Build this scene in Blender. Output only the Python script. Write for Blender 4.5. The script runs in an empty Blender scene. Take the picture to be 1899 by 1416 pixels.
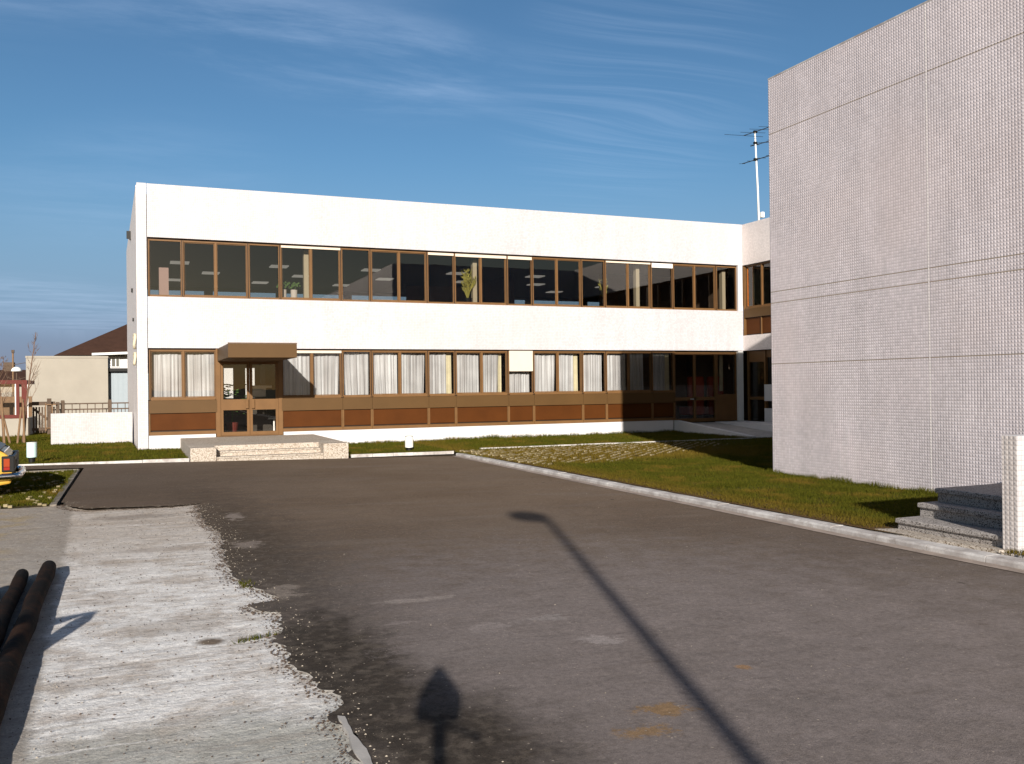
import bpy, bmesh, math, random
import numpy as np
from mathutils import Vector, Matrix, noise as mnoise
random.seed(7); rng = np.random.default_rng(7)
sc = bpy.context.scene
COL = sc.collection
R = math.radians
# ---------------------------------------------------------------- scene constants (metres)
YF = 27.24            # facade plane of the office building
SUN_AZ = R(18.0)      # light travels towards (sin, cos) of this
SUN_EL = R(18.1)
SUN_STR, SKY_STR, EXPO = 4.9, .056, .50

# ================================================================= material helpers
class NT:
    def __init__(s, name, world=False):
        if world:
            s.m = bpy.data.worlds.new(name); s.m.use_nodes = True
        else:
            s.m = bpy.data.materials.new(name); s.m.use_nodes = True
        s.t = s.m.node_tree; s.n = s.t.nodes; s.l = s.t.links
        if world:
            s.n.clear()
        else:
            s.b = s.n['Principled BSDF']; s.out = s.n['Material Output']
        s._pos = None
    def new(s, typ, **kw):
        n = s.n.new(typ)
        for k, v in kw.items(): setattr(n, k, v)
        return n
    def put(s, sock, v):
        if v is None: return
        if isinstance(v, bpy.types.NodeSocket): s.l.new(v, sock)
        else:
            if hasattr(sock, 'default_value'):
                if isinstance(v, (tuple, list)) and len(v) == 3 and sock.type == 'RGBA': v = (*v, 1)
                sock.default_value = v
    def math(s, op, a, b=None, c=None, clamp=False):
        n = s.new('ShaderNodeMath', operation=op); n.use_clamp = clamp
        s.put(n.inputs[0], a); s.put(n.inputs[1], b); s.put(n.inputs[2], c)
        return n.outputs[0]
    def vmath(s, op, a, b=None):
        n = s.new('ShaderNodeVectorMath', operation=op)
        s.put(n.inputs[0], a); s.put(n.inputs[1], b)
        return n.outputs[0]
    def pos(s):
        if s._pos is None:
            g = s.new('ShaderNodeNewGeometry'); s._pos = g.outputs['Position']; s._nor = g.outputs['Normal']
            x = s.new('ShaderNodeSeparateXYZ'); s.l.new(s._pos, x.inputs[0]); s._xyz = x.outputs
        return s._pos
    def xyz(s): s.pos(); return s._xyz
    def mapv(s, v, scale=(1,1,1), rot=(0,0,0), loc=(0,0,0)):
        n = s.new('ShaderNodeMapping'); s.put(n.inputs['Vector'], v)
        n.inputs['Scale'].default_value = scale; n.inputs['Rotation'].default_value = rot; n.inputs['Location'].default_value = loc
        return n.outputs[0]
    def noise(s, scale, detail=4, rough=.55, vec=None, dist=0):
        n = s.new('ShaderNodeTexNoise'); s.put(n.inputs['Vector'], vec if vec is not None else s.pos())
        n.inputs['Scale'].default_value = scale; n.inputs['Detail'].default_value = detail
        n.inputs['Roughness'].default_value = rough; n.inputs['Distortion'].default_value = dist
        return n.outputs[0]
    def vor(s, scale, vec=None, feature='F1', out='Distance'):
        n = s.new('ShaderNodeTexVoronoi', feature=feature); s.put(n.inputs['Vector'], vec if vec is not None else s.pos())
        n.inputs['Scale'].default_value = scale
        return n.outputs[out]
    def step(s, v, a, b, inv=False):
        n = s.new('ShaderNodeMapRange', interpolation_type='SMOOTHSTEP')
        s.put(n.inputs[0], v); n.inputs[1].default_value = a; n.inputs[2].default_value = b
        n.inputs[3].default_value = 1 if inv else 0; n.inputs[4].default_value = 0 if inv else 1
        return n.outputs[0]
    def rng(s, v, a, b, c, d):
        n = s.new('ShaderNodeMapRange'); s.put(n.inputs[0], v)
        for i, q in enumerate((a, b, c, d)): n.inputs[i+1].default_value = q
        return n.outputs[0]
    def mix(s, f, a, b, mode='MIX'):
        n = s.new('ShaderNodeMix', data_type='RGBA', blend_type=mode); n.clamp_factor = True
        s.put(n.inputs[0], f); s.put(n.inputs[6], a); s.put(n.inputs[7], b)
        return n.outputs[2]
    def ell(s, cx, cy, rx, ry, wob=None, soft=.25):
        x, y, z = s.xyz()
        a = s.math('MULTIPLY', s.math('SUBTRACT', x, cx), 1/rx); b = s.math('MULTIPLY', s.math('SUBTRACT', y, cy), 1/ry)
        d = s.math('SQRT', s.math('ADD', s.math('MULTIPLY', a, a), s.math('MULTIPLY', b, b)))
        if wob is not None: d = s.math('ADD', d, wob)
        return s.step(d, 1-soft, 1+soft, inv=True)
    def bump(s, h, strength=.5, dist=.01, normal=None):
        n = s.new('ShaderNodeBump'); s.put(n.inputs['Height'], h)
        n.inputs['Strength'].default_value = strength; n.inputs['Distance'].default_value = dist
        if normal is not None: s.put(n.inputs['Normal'], normal)
        s.l.new(n.outputs[0], s.b.inputs['Normal']); return n.outputs[0]
    def base(s, c, rough=.8, metal=0, spec=None):
        s.put(s.b.inputs['Base Color'], c); s.put(s.b.inputs['Roughness'], rough); s.put(s.b.inputs['Metallic'], metal)
        if spec is not None: s.b.inputs['Specular IOR Level'].default_value = spec
        return s

def plain(name, c, rough=.7, metal=0, var=.12, scale=6, spec=.2, bump=0, bscale=60):
    t = NT(name)
    n = t.noise(scale, 5)
    f = t.rng(n, .25, .75, 1-var, 1+var)
    g = t.new('ShaderNodeCombineColor'); 
    for i in range(3): t.l.new(f, g.inputs[i])
    t.base(t.mix(1, (*c, 1), g.outputs[0], 'MULTIPLY'), rough, metal, spec)
    if bump: t.bump(t.noise(bscale, 4), bump, .004)
    return t.m

M = {}
# mosaic of small raised pyramid tiles; plane = which way the wall faces
def tile_mat(name, plane, base, pitch=.05, slope=.16, rows=1.0, joints=(), vjoints=(), stain=.12):
    t = NT(name); x, y, z = t.xyz()
    u = y if plane == 'x' else x
    def cell(c, p):
        q = t.math('DIVIDE', c, p); fr = t.math('FRACT', q)
        return t.math('SUBTRACT', fr, .5), t.math('FLOOR', q)
    fu, iu = cell(u, pitch); fv, iv = cell(z, pitch*rows)
    au = t.math('ABSOLUTE', fu); av = t.math('ABSOLUTE', fv)
    isu = t.math('GREATER_THAN', au, av)
    mx = t.math('MAXIMUM', au, av)
    top = t.math('GREATER_THAN', mx, .10)                # small flat tip
    su = t.math('MULTIPLY', t.math('MULTIPLY', t.math('SIGN', fu), isu), slope)
    sv = t.math('MULTIPLY', t.math('MULTIPLY', t.math('SIGN', fv), t.math('SUBTRACT', 1, isu)), slope)
    su = t.math('MULTIPLY', su, top); sv = t.math('MULTIPLY', sv, top)
    cv = t.new('ShaderNodeCombineXYZ')
    t.l.new(su, cv.inputs['Y' if plane == 'x' else 'X']); t.l.new(sv, cv.inputs['Z'])
    t.pos()
    nn = t.vmath('NORMALIZE', t.vmath('ADD', t._nor, cv.outputs[0]))
    t.l.new(nn, t.b.inputs['Normal'])
    # per tile tone + big soft staining + grout
    ci = t.new('ShaderNodeCombineXYZ'); t.l.new(iu, ci.inputs[0]); t.l.new(iv, ci.inputs[1])
    wn = t.new('ShaderNodeTexWhiteNoise', noise_dimensions='2D'); t.l.new(ci.outputs[0], wn.inputs[0])
    tone = t.rng(wn.outputs[0], 0, 1, .90, 1.06)
    big = t.rng(t.noise(.9, 6, .6), .3, .7, 1-stain, 1+stain*.4)
    streak = t.rng(t.noise(1, 4, .6, t.mapv(t.pos(), (2.5, 2.5, .25))), .35, .7, 1.03, 1-stain)
    k = t.math('MULTIPLY', t.math('MULTIPLY', tone, big), streak)
    g = t.new('ShaderNodeCombineColor')
    for i in range(3): t.l.new(k, g.inputs[i])
    col = t.mix(1, (*base, 1), g.outputs[0], 'MULTIPLY')
    warm = t.step(t.noise(.35, 3), .45, .7)
    col = t.mix(t.math('MULTIPLY', warm, .35), col, tuple(b*w for b, w in zip(base, (1.0, .93, .88))))
    grout = t.math('GREATER_THAN', mx, .45)
    col = t.mix(t.math('MULTIPLY', grout, .62 if plane == 'y' else .42), col, tuple(b*w for b, w in zip(base, (.55, .47, .42))))
    for jz in joints:
        d = t.math('ABSOLUTE', t.math('SUBTRACT', z, jz))
        col = t.mix(t.math('LESS_THAN', d, .008), col, (.33, .27, .21))
    for ju in vjoints:
        d = t.math('ABSOLUTE', t.math('SUBTRACT', u, ju))
        col = t.mix(t.math('LESS_THAN', d, .012), col, (.82, .765, .755))
    t.base(col, .55, 0, .35)
    return t.m
WALLC = (.74, .69, .67)
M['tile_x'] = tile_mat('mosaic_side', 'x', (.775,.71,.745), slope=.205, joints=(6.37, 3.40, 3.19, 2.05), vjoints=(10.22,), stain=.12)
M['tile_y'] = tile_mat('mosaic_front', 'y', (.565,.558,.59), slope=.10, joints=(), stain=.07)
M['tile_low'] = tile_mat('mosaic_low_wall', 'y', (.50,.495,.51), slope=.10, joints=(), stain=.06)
M['tile_wing'] = tile_mat('mosaic_wing', 'x', (.80,.745,.735), slope=.10, stain=.05)
M['tile_bx'] = tile_mat('mosaic_low_wall_side', 'x', (.75,.69,.67), slope=.17)
M['render'] = plain('painted_render', (.64,.63,.645), .85, var=.04, scale=2, bump=.15)
M['beige'] = plain('beige_render', (.35,.32,.275), .9, var=.08, scale=1.2, bump=.2)
M['white_paint'] = plain('white_paint', (.78,.78,.76), .6, var=.04)
M['bronze'] = plain('bronze_anodised_frame', (.165,.086,.034), .45, 0, var=.12, scale=3)
M['bronze_dark'] = plain('gasket_and_shadow_gap', (.035,.02,.012), .5, 0)
M['sillband'] = plain('bronze_sheet', (.098,.052,.018), .5, 0, var=.08, scale=1.3)
M['panel'] = plain('brown_infill_panel', (.080,.0250,.0045), .6, 0, var=.16, scale=1.5, spec=.1)
M['blind'] = plain('cream_blind', (.68,.58,.48), .8, var=.03)
M['blind_white'] = plain('white_blind', (.80,.76,.74), .8, var=.02)
M['concrete'] = plain('kerb_concrete', (.42,.40,.385), .9, var=.25, scale=5, bump=.4)
M['dark'] = plain('dark_interior', (.05,.043,.036), .8)
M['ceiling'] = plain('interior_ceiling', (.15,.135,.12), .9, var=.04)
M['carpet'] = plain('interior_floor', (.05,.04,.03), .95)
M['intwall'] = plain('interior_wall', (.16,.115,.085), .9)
M['pink'] = plain('pink_partition', (.55,.40,.38), .8, var=.03)
M['cream'] = plain('cream_column', (.62,.56,.42), .7, var=.03)
M['black'] = plain('black_plastic', (.012,.012,.012), .45)
M['steel'] = plain('galvanised_steel', (.62,.62,.62), .4, .6)
M['orange_cloth'] = plain('orange_cloth', (.95,.25,.03), .9)
M['yellow_cloth'] = plain('yellow_cloth', (.58,.52,.36), .9)
M['red_cloth'] = plain('red_upholstery', (.35,.06,.03), .85)
M['roofing'] = plain('roof_gravel', (.30,.28,.26), .95, bump=.5)
M['wood_dark'] = plain('stained_wood', (.105,.075,.055), .85, var=.25, scale=8, bump=.3)
M['wood_pale'] = plain('pale_wood', (.21,.13,.075), .85, var=.2, scale=8)
M['bark'] = plain('sapling_bark', (.16,.10,.07), .9, var=.3, scale=20)
M['redpaint'] = plain('red_painted_steel', (.115,.022,.016), .6, var=.1)
M['roof_tiles'] = plain('brown_roof_tiles', (.055,.027,.018), .85, var=.2, scale=3, bump=.5, bscale=25)
M['bluepanel'] = plain('pale_blue_sheet', (.33,.38,.42), .6, var=.03)
M['opal'] = plain('opal_plastic', (.62,.80,.80), .35, var=.02)
M['opal_white'] = plain('opal_white_plastic', (.85,.86,.84), .35, var=.02)
M['plantgreen'] = plain('plant_leaf', (.08,.16,.04), .6, var=.25)
M['plantyellow'] = plain('yellow_stalks', (.42,.40,.10), .7, var=.2)
M['car'] = plain('yellow_car_paint', (.62,.36,.055), .25, 0, var=.03, spec=.6)
M['chrome'] = plain('chrome', (.75,.75,.75), .15, 1, var=.02)
M['tyre'] = plain('tyre_rubber', (.02,.02,.02), .8)
M['orange_lens'] = plain('orange_lens', (.32,.045,.01), .2, spec=.6, var=.05)
M['red_lens'] = plain('red_lens', (.30,.015,.01), .2, spec=.6)
M['carglass'] = plain('car_glass', (.10,.095,.08), .35, spec=.3, var=.02)
M['gap'] = plain('open_joint_soil', (.03,.022,.016), .95)
M['plate'] = plain('plate_blank', (.02,.02,.02), .5)
def glow():
    t = NT('ceiling_diffuser'); t.base((.8,.8,.76), .5)
    t.b.inputs['Emission Color'].default_value = (1,.96,.88,1); t.b.inputs['Emission Strength'].default_value = .22
    return t.m
M['diffuser'] = glow()
def glass(name, tint, ior=1.52, boost=1.0):
    t = NT(name); n = t.n; 
    tr = t.new('ShaderNodeBsdfTransparent'); tr.inputs[0].default_value = (*tint, 1)
    gl = t.new('ShaderNodeBsdfGlossy'); gl.inputs['Roughness'].default_value = 0.0; gl.inputs[0].default_value = (1,.97,.93,1)
    # two-surface pane: fresnel of the sheet, a touch of waviness
    b = t.new('ShaderNodeBump'); b.inputs['Strength'].default_value = .12; b.inputs['Distance'].default_value = .006
    t.l.new(t.noise(1.1, 2), b.inputs['Height']); t.l.new(b.outputs[0], gl.inputs['Normal'])
    fr = t.new('ShaderNodeFresnel'); fr.inputs[0].default_value = ior
    f = t.math('MULTIPLY', fr.outputs[0], boost, clamp=True)
    mx = t.new('ShaderNodeMixShader'); t.l.new(f, mx.inputs[0]); t.l.new(tr.outputs[0], mx.inputs[1]); t.l.new(gl.outputs[0], mx.inputs[2])
    t.l.new(mx.outputs[0], t.out.inputs[0]); n.remove(t.b)
    return t.m
M['glass'] = glass('window_glass', (.64,.62,.59), 1.52, 1.9)
M['glass_low'] = glass('window_glass_clear', (.90,.90,.88), 1.52, 1.2)
def curtain_mat():
    t = NT('net_curtain'); x, y, z = t.xyz()
    st = t.noise(1, 3, .6, t.mapv(t.pos(), (18, 4, .25)))
    c = t.mix(t.step(st, .3, .7), (.44,.42,.43), (.78,.79,.83))
    lo = t.rng(t.noise(.9, 3), .3, .7, .72, 1.05); gc = t.new('ShaderNodeCombineColor')
    for i in range(3): t.l.new(lo, gc.inputs[i])
    c = t.mix(1, c, gc.outputs[0], 'MULTIPLY')
    t.base(c, .9, 0, .1)
    tl = t.new('ShaderNodeBsdfTranslucent'); tl.inputs[0].default_value = (.7,.68,.66,1)
    mx = t.new('ShaderNodeMixShader'); mx.inputs[0].default_value = .18
    t.l.new(t.b.outputs[0], mx.inputs[1]); t.l.new(tl.outputs[0], mx.inputs[2]); t.l.new(mx.outputs[0], t.out.inputs[0])
    return t.m
M['curtain'] = curtain_mat()
def granite(name, a, b, dark=(.10,.075,.06), sc=115):
    t = NT(name)
    v = t.vor(sc, out='Color'); sp = t.new('ShaderNodeSeparateColor'); t.l.new(v, sp.inputs[0])
    c = t.mix(sp.outputs[0], a, b)
    c = t.mix(t.math('GREATER_THAN', sp.outputs[1], .78), c, dark)
    c = t.mix(t.math('MULTIPLY', t.step(t.noise(1.3, 5), .5, .75), .35), c, (.30,.20,.12))
    t.base(c, .75, 0, .3); t.bump(t.noise(120, 3), .3, .002)
    return t.m
M['granite'] = granite('exposed_aggregate', (.37,.32,.265), (.60,.54,.48), (.19,.14,.10), 80)
M['granite_dark'] = granite('granite_step', (.27,.245,.235), (.46,.43,.41), (.07,.06,.055))
# ---- asphalt
def asphalt():
    t = NT('asphalt'); x, y, z = t.xyz()
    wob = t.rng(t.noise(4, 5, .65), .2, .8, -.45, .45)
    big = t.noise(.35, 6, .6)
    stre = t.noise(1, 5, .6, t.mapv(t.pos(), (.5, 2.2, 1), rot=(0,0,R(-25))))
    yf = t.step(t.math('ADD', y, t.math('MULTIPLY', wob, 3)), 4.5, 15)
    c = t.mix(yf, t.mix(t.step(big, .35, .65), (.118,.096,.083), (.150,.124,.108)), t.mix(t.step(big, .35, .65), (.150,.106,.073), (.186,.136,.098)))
    c = t.mix(t.math('MULTIPLY', t.step(stre, .45, .75), .5), c, (.185,.150,.125))
    # lighter dusty zone in front of the camera
    dust = t.ell(3.3, 5.0, 3.2, 3.4, wob, .6)
    c = t.mix(t.math('MULTIPLY', dust, .75), c, t.mix(t.noise(2.2, 6, .65), (.150,.130,.122), (.315,.270,.262)))
    # dark damp edge by the broken margin
    dk = t.math('MAXIMUM', t.ell(1.15, 5.4, .42, 1.9, wob, .5), t.ell(1.35, 4.1, .50, .8, wob, .6))
    dk = t.math('MAXIMUM', dk, t.math('MULTIPLY', t.ell(1.05, 9.5, .65, 5.0, wob, .8), .7))
    dkc = t.mix(t.step(t.noise(9, 6, .7), .45, .62), (.030,.024,.018), (.085,.070,.055))
    c = t.mix(t.math('MULTIPLY', dk, .88), c, dkc)
    c = t.mix(t.math('MULTIPLY', t.ell(0, 17.5, 2.6, 5, wob, .8), .45), c, (.075,.058,.048))
    w2 = t.rng(t.noise(5, 8, .85), .25, .75, -1.6, 1.6)
    for (cx, cy, rx, ry, col, k) in [(2.55,4.10,.12,.085,(.27,.17,.085),.85), (2.30,3.87,.13,.075,(.27,.17,.085),.8),
            (2.88,5.42,.12,.10,(.34,.30,.29),.8), (2.3,6.0,.17,.10,(.30,.26,.25),.7), (2.8,6.08,.14,.08,(.30,.27,.26),.6),
            (2.06,7.0,.30,.06,(.30,.26,.24),.7), (1.12,7.7,.14,.22,(.26,.22,.19),.75), (1.22,12.5,.10,.3,(.30,.25,.22),.7),
            (1.13,10.2,.13,.25,(.30,.25,.22),.6), (2.1,5.6,.5,.35,(.22,.19,.18),.5), (3.4,4.55,.04,.04,(.36,.2,.08),.6), (1.75,6.35,.1,.05,(.28,.24,.23),.6)]:
        c = t.mix(t.math('MULTIPLY', t.ell(cx, cy, rx, ry, w2, .35), k), c, col)
    # oil drips along the right kerb
    dr = t.vor(2.0, t.mapv(t.pos(), (1.6, 1, 1)))
    band = t.math('MULTIPLY', t.step(x, 5.6, 6.6), t.step(t.noise(.5, 2), .45, .6))
    c = t.mix(t.math('MULTIPLY', t.math('MULTIPLY', t.step(dr, .05, .13, inv=True), band), .7), c, (.03,.022,.018))
    # tiny stone chips
    ch = t.vor(45); cc = t.vor(45, out='Color'); s2 = t.new('ShaderNodeSeparateColor'); t.l.new(cc, s2.inputs[0])
    chip = t.math('MULTIPLY', t.math('LESS_THAN', ch, .28), t.math('GREATER_THAN', s2.outputs[0], .965))
    c = t.mix(t.math('MULTIPLY', chip, .6), c, (.42,.36,.30))
    c = t.mix(t.math('MULTIPLY', t.step(t.noise(1, 6, .75, t.mapv(t.pos(), (3, 11, 1), rot=(0,0,R(-12)))), .5, .8), .5), c, (.075,.055,.042))
    fine = t.math('ADD', t.math('MULTIPLY', t.noise(150, 3, .8), .6), t.math('MULTIPLY', t.noise(26, 4, .75), .4))
    g = t.rng(fine, .35, .65, .60, 1.42); gc = t.new('ShaderNodeCombineColor')
    for i in range(3): t.l.new(g, gc.inputs[i])
    c = t.mix(1, c, gc.outputs[0], 'MULTIPLY')
    t.base(c, .92, 0, .08)
    h = t.math('ADD', t.math('MULTIPLY', t.noise(90, 4, .7), .5), t.math('MULTIPLY', t.noise(5, 4), 1.0))
    t.bump(h, .55, .012)
    return t.m
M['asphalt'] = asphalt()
def lime():
    t = NT('lime_ground'); x, y, z = t.xyz()
    wob = t.rng(t.noise(3, 6, .65), .2, .8, -.6, .6)
    st = t.math('ADD', t.math('MULTIPLY', t.noise(1, 8, .70, t.mapv(t.pos(), (.9, 5.5, 1), rot=(0,0,R(-9))), .5), .38), t.math('MULTIPLY', t.noise(2.4, 9, .74), .62))
    c = t.mix(t.step(st, .38, .55), (.58,.515,.465), (.95,.93,.915))
    c = t.mix(t.math('MULTIPLY', t.step(t.noise(1.6, 6, .65), .50, .68), .6), c, (.46,.38,.31))
    far = t.step(y, 7.5, 12.5)
    c = t.mix(t.math('MULTIPLY', far, .75), c, t.mix(t.noise(4, 6, .7), (.40,.32,.25), (.62,.54,.47)))
    near = t.math('MULTIPLY', t.step(t.math('ADD', y, t.math('MULTIPLY', wob, .5)), 4.6, 5.2, inv=True), .75)
    c = t.mix(near, c, t.mix(t.noise(3, 6, .7), (.33,.32,.27), (.52,.52,.49)))
    ln = t.noise(1, 5, .6, t.mapv(t.pos(), (.55, 17, 1), rot=(0,0,R(-7))), .25)
    c = t.mix(t.math('MULTIPLY', t.step(ln, .60, .66), .55), c, (.95,.93,.92))
    c = t.mix(t.math('MULTIPLY', t.step(ln, .36, .42, inv=True), .45), c, (.42,.37,.33))
    # flush strip / dirtier side yard on the left
    lx = t.math('ADD', x, t.math('MULTIPLY', wob, .09))
    lx = t.math('ADD', lx, t.math('MULTIPLY', t.noise(9, 4), .08)); side = t.step(t.math('ADD', lx, t.math('MULTIPLY', t.math('SUBTRACT', y, 5.6), .035)), -.50, -.42, inv=True)
    c = t.mix(t.math('MULTIPLY', side, .8), c, t.mix(t.noise(5, 6, .7), (.27,.225,.185), (.43,.39,.35)))
    yel = t.math('MULTIPLY', t.step(x, -1.5, -.95, inv=True), t.step(t.noise(2.5, 5), .45, .65))
    c = t.mix(t.math('MULTIPLY', yel, .55), c, (.42,.31,.15))
    for (cx, cy, rx, ry, col, k) in [(.47,6.45,.10,.09,(.13,.08,.04),.9), (.70,6.40,.07,.04,(.2,.15,.08),.7), (.0,13.2,.5,.25,(.3,.25,.21),.6), (.25,10.4,.6,.12,(.36,.29,.24),.5),(.2,7.0,.4,.25,(.42,.36,.31),.5)]:
        c = t.mix(t.math('MULTIPLY', t.ell(cx, cy, rx, ry, wob, .4), k), c, col)
    v = t.vor(28); vc = t.vor(28, out='Color'); s2 = t.new('ShaderNodeSeparateColor'); t.l.new(vc, s2.inputs[0])
    peb = t.math('MULTIPLY', t.math('LESS_THAN', v, .24), t.math('GREATER_THAN', s2.outputs[0], .86))
    c = t.mix(t.math('MULTIPLY', peb, .75), c, t.mix(s2.outputs[1], (.16,.11,.08), (.80,.74,.66)))
    fn = t.rng(t.math('ADD', t.math('MULTIPLY', t.noise(75, 4, .8), .5), t.math('MULTIPLY', t.noise(16, 6, .8), .5)), .34, .62, .55, 1.16); gc = t.new('ShaderNodeCombineColor')
    for i in range(3): t.l.new(fn, gc.inputs[i])
    c = t.mix(1, c, gc.outputs[0], 'MULTIPLY')
    t.base(c, .95, 0, .15)
    h = t.math('ADD', t.math('MULTIPLY', st, 1.5), t.math('MULTIPLY', t.noise(30, 6, .75), .6))
    t.bump(h, .9, .02)
    return t.m
M['lime'] = lime()
def grass_base():
    t = NT('lawn_soil')
    c = t.mix(t.step(t.noise(2.5, 6, .7), .4, .6), (.045,.045,.012), (.10,.065,.025))
    gx, gy, gz_ = t.xyz(); c = t.mix(t.math('MULTIPLY', t.step(gx, 7.7, 7.75), t.step(gx, 7.95, 8.5, inv=True)), c, (.15,.085,.035))
    c = t.mix(t.step(t.noise(60, 3, .7), .45, .65), c, (.03,.035,.012))
    t.base(c, .95, 0, .1); t.bump(t.noise(40, 4), .8, .03); return t.m
M['lawn'] = grass_base()
def blade():
    t = NT('grass_blades'); x, y, z = t.xyz()
    n = t.noise(1.1, 5, .65); n2 = t.noise(30, 2)
    c = t.mix(t.step(n2, .35, .65), (.050,.060,.006), (.115,.108,.012))
    dry = t.step(n, .50, .66)
    # worn, yellowed turf over the grass pavers and along the kerbs
    pav = t.math('MULTIPLY', t.step(y, 17.0, 18.5), t.math('MULTIPLY', t.step(y, 22.6, 22.3, ) if False else t.step(y, 22.2, 22.7, inv=True), t.math('MULTIPLY', t.step(x, 7.6, 8.0), t.step(x, 13.5, 16, inv=True))))
    kerb = t.math('MULTIPLY', t.step(x, 7.7, 7.8), t.step(x, 8.0, 8.7, inv=True))
    dry = t.math('MAXIMUM', t.math('MULTIPLY', dry, .75), t.math('MAXIMUM', t.math('MULTIPLY', pav, .7), t.math('MULTIPLY', kerb, .55)))
    c = t.mix(dry, c, t.mix(n2, (.22,.13,.025), (.15,.105,.018)))
    t.base(c, .8, 0, .06)
    tl = t.new('ShaderNodeBsdfTranslucent'); t.l.new(c, tl.inputs[0])
    mx = t.new('ShaderNodeMixShader'); mx.inputs[0].default_value = .3
    t.l.new(t.b.outputs[0], mx.inputs[1]); t.l.new(tl.outputs[0], mx.inputs[2]); t.l.new(mx.outputs[0], t.out.inputs[0])
    return t.m
M['blade'] = blade()
def far_ground():
    t = NT('far_ground'); c = t.mix(t.step(t.noise(.08, 5), .4, .6), (.06,.065,.025), (.10,.085,.05)); t.base(c, .95, 0, .1); return t.m
M['far'] = far_ground()
def pipe_mat():
    t = NT('rusty_tarred_pipe')
    c = t.mix(t.step(t.noise(4, 6, .7), .42, .62), (.005,.0035,.003), (.026,.011,.005))
    c = t.mix(t.step(t.noise(14, 5, .7), .6, .75), c, (.05,.03,.018))
    t.base(c, .9, 0, .12); t.bump(t.noise(30, 5, .7), .6, .006); return t.m
M['pipe'] = pipe_mat()
def kerbm():
    t = NT('weathered_kerb'); x, y, z = t.xyz()
    c = t.mix(t.step(t.noise(2.2, 6, .7), .35, .65), (.36,.33,.32), (.62,.60,.59))
    c = t.mix(t.math('MULTIPLY', t.step(t.noise(6, 6, .75), .55, .7), .55), c, (.21,.17,.145))
    c = t.mix(t.math('MULTIPLY', t.step(z, -.085, -.06, inv=True), .6), c, (.24,.18,.15))
    t.base(c, .9, 0, .2); t.bump(t.noise(50, 5, .7), .5, .005); return t.m
M['kerb'] = kerbm()
M['gutter'] = plain('gutter_mortar', (.33,.27,.235), .95, var=.3, scale=6, bump=.4)

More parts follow.
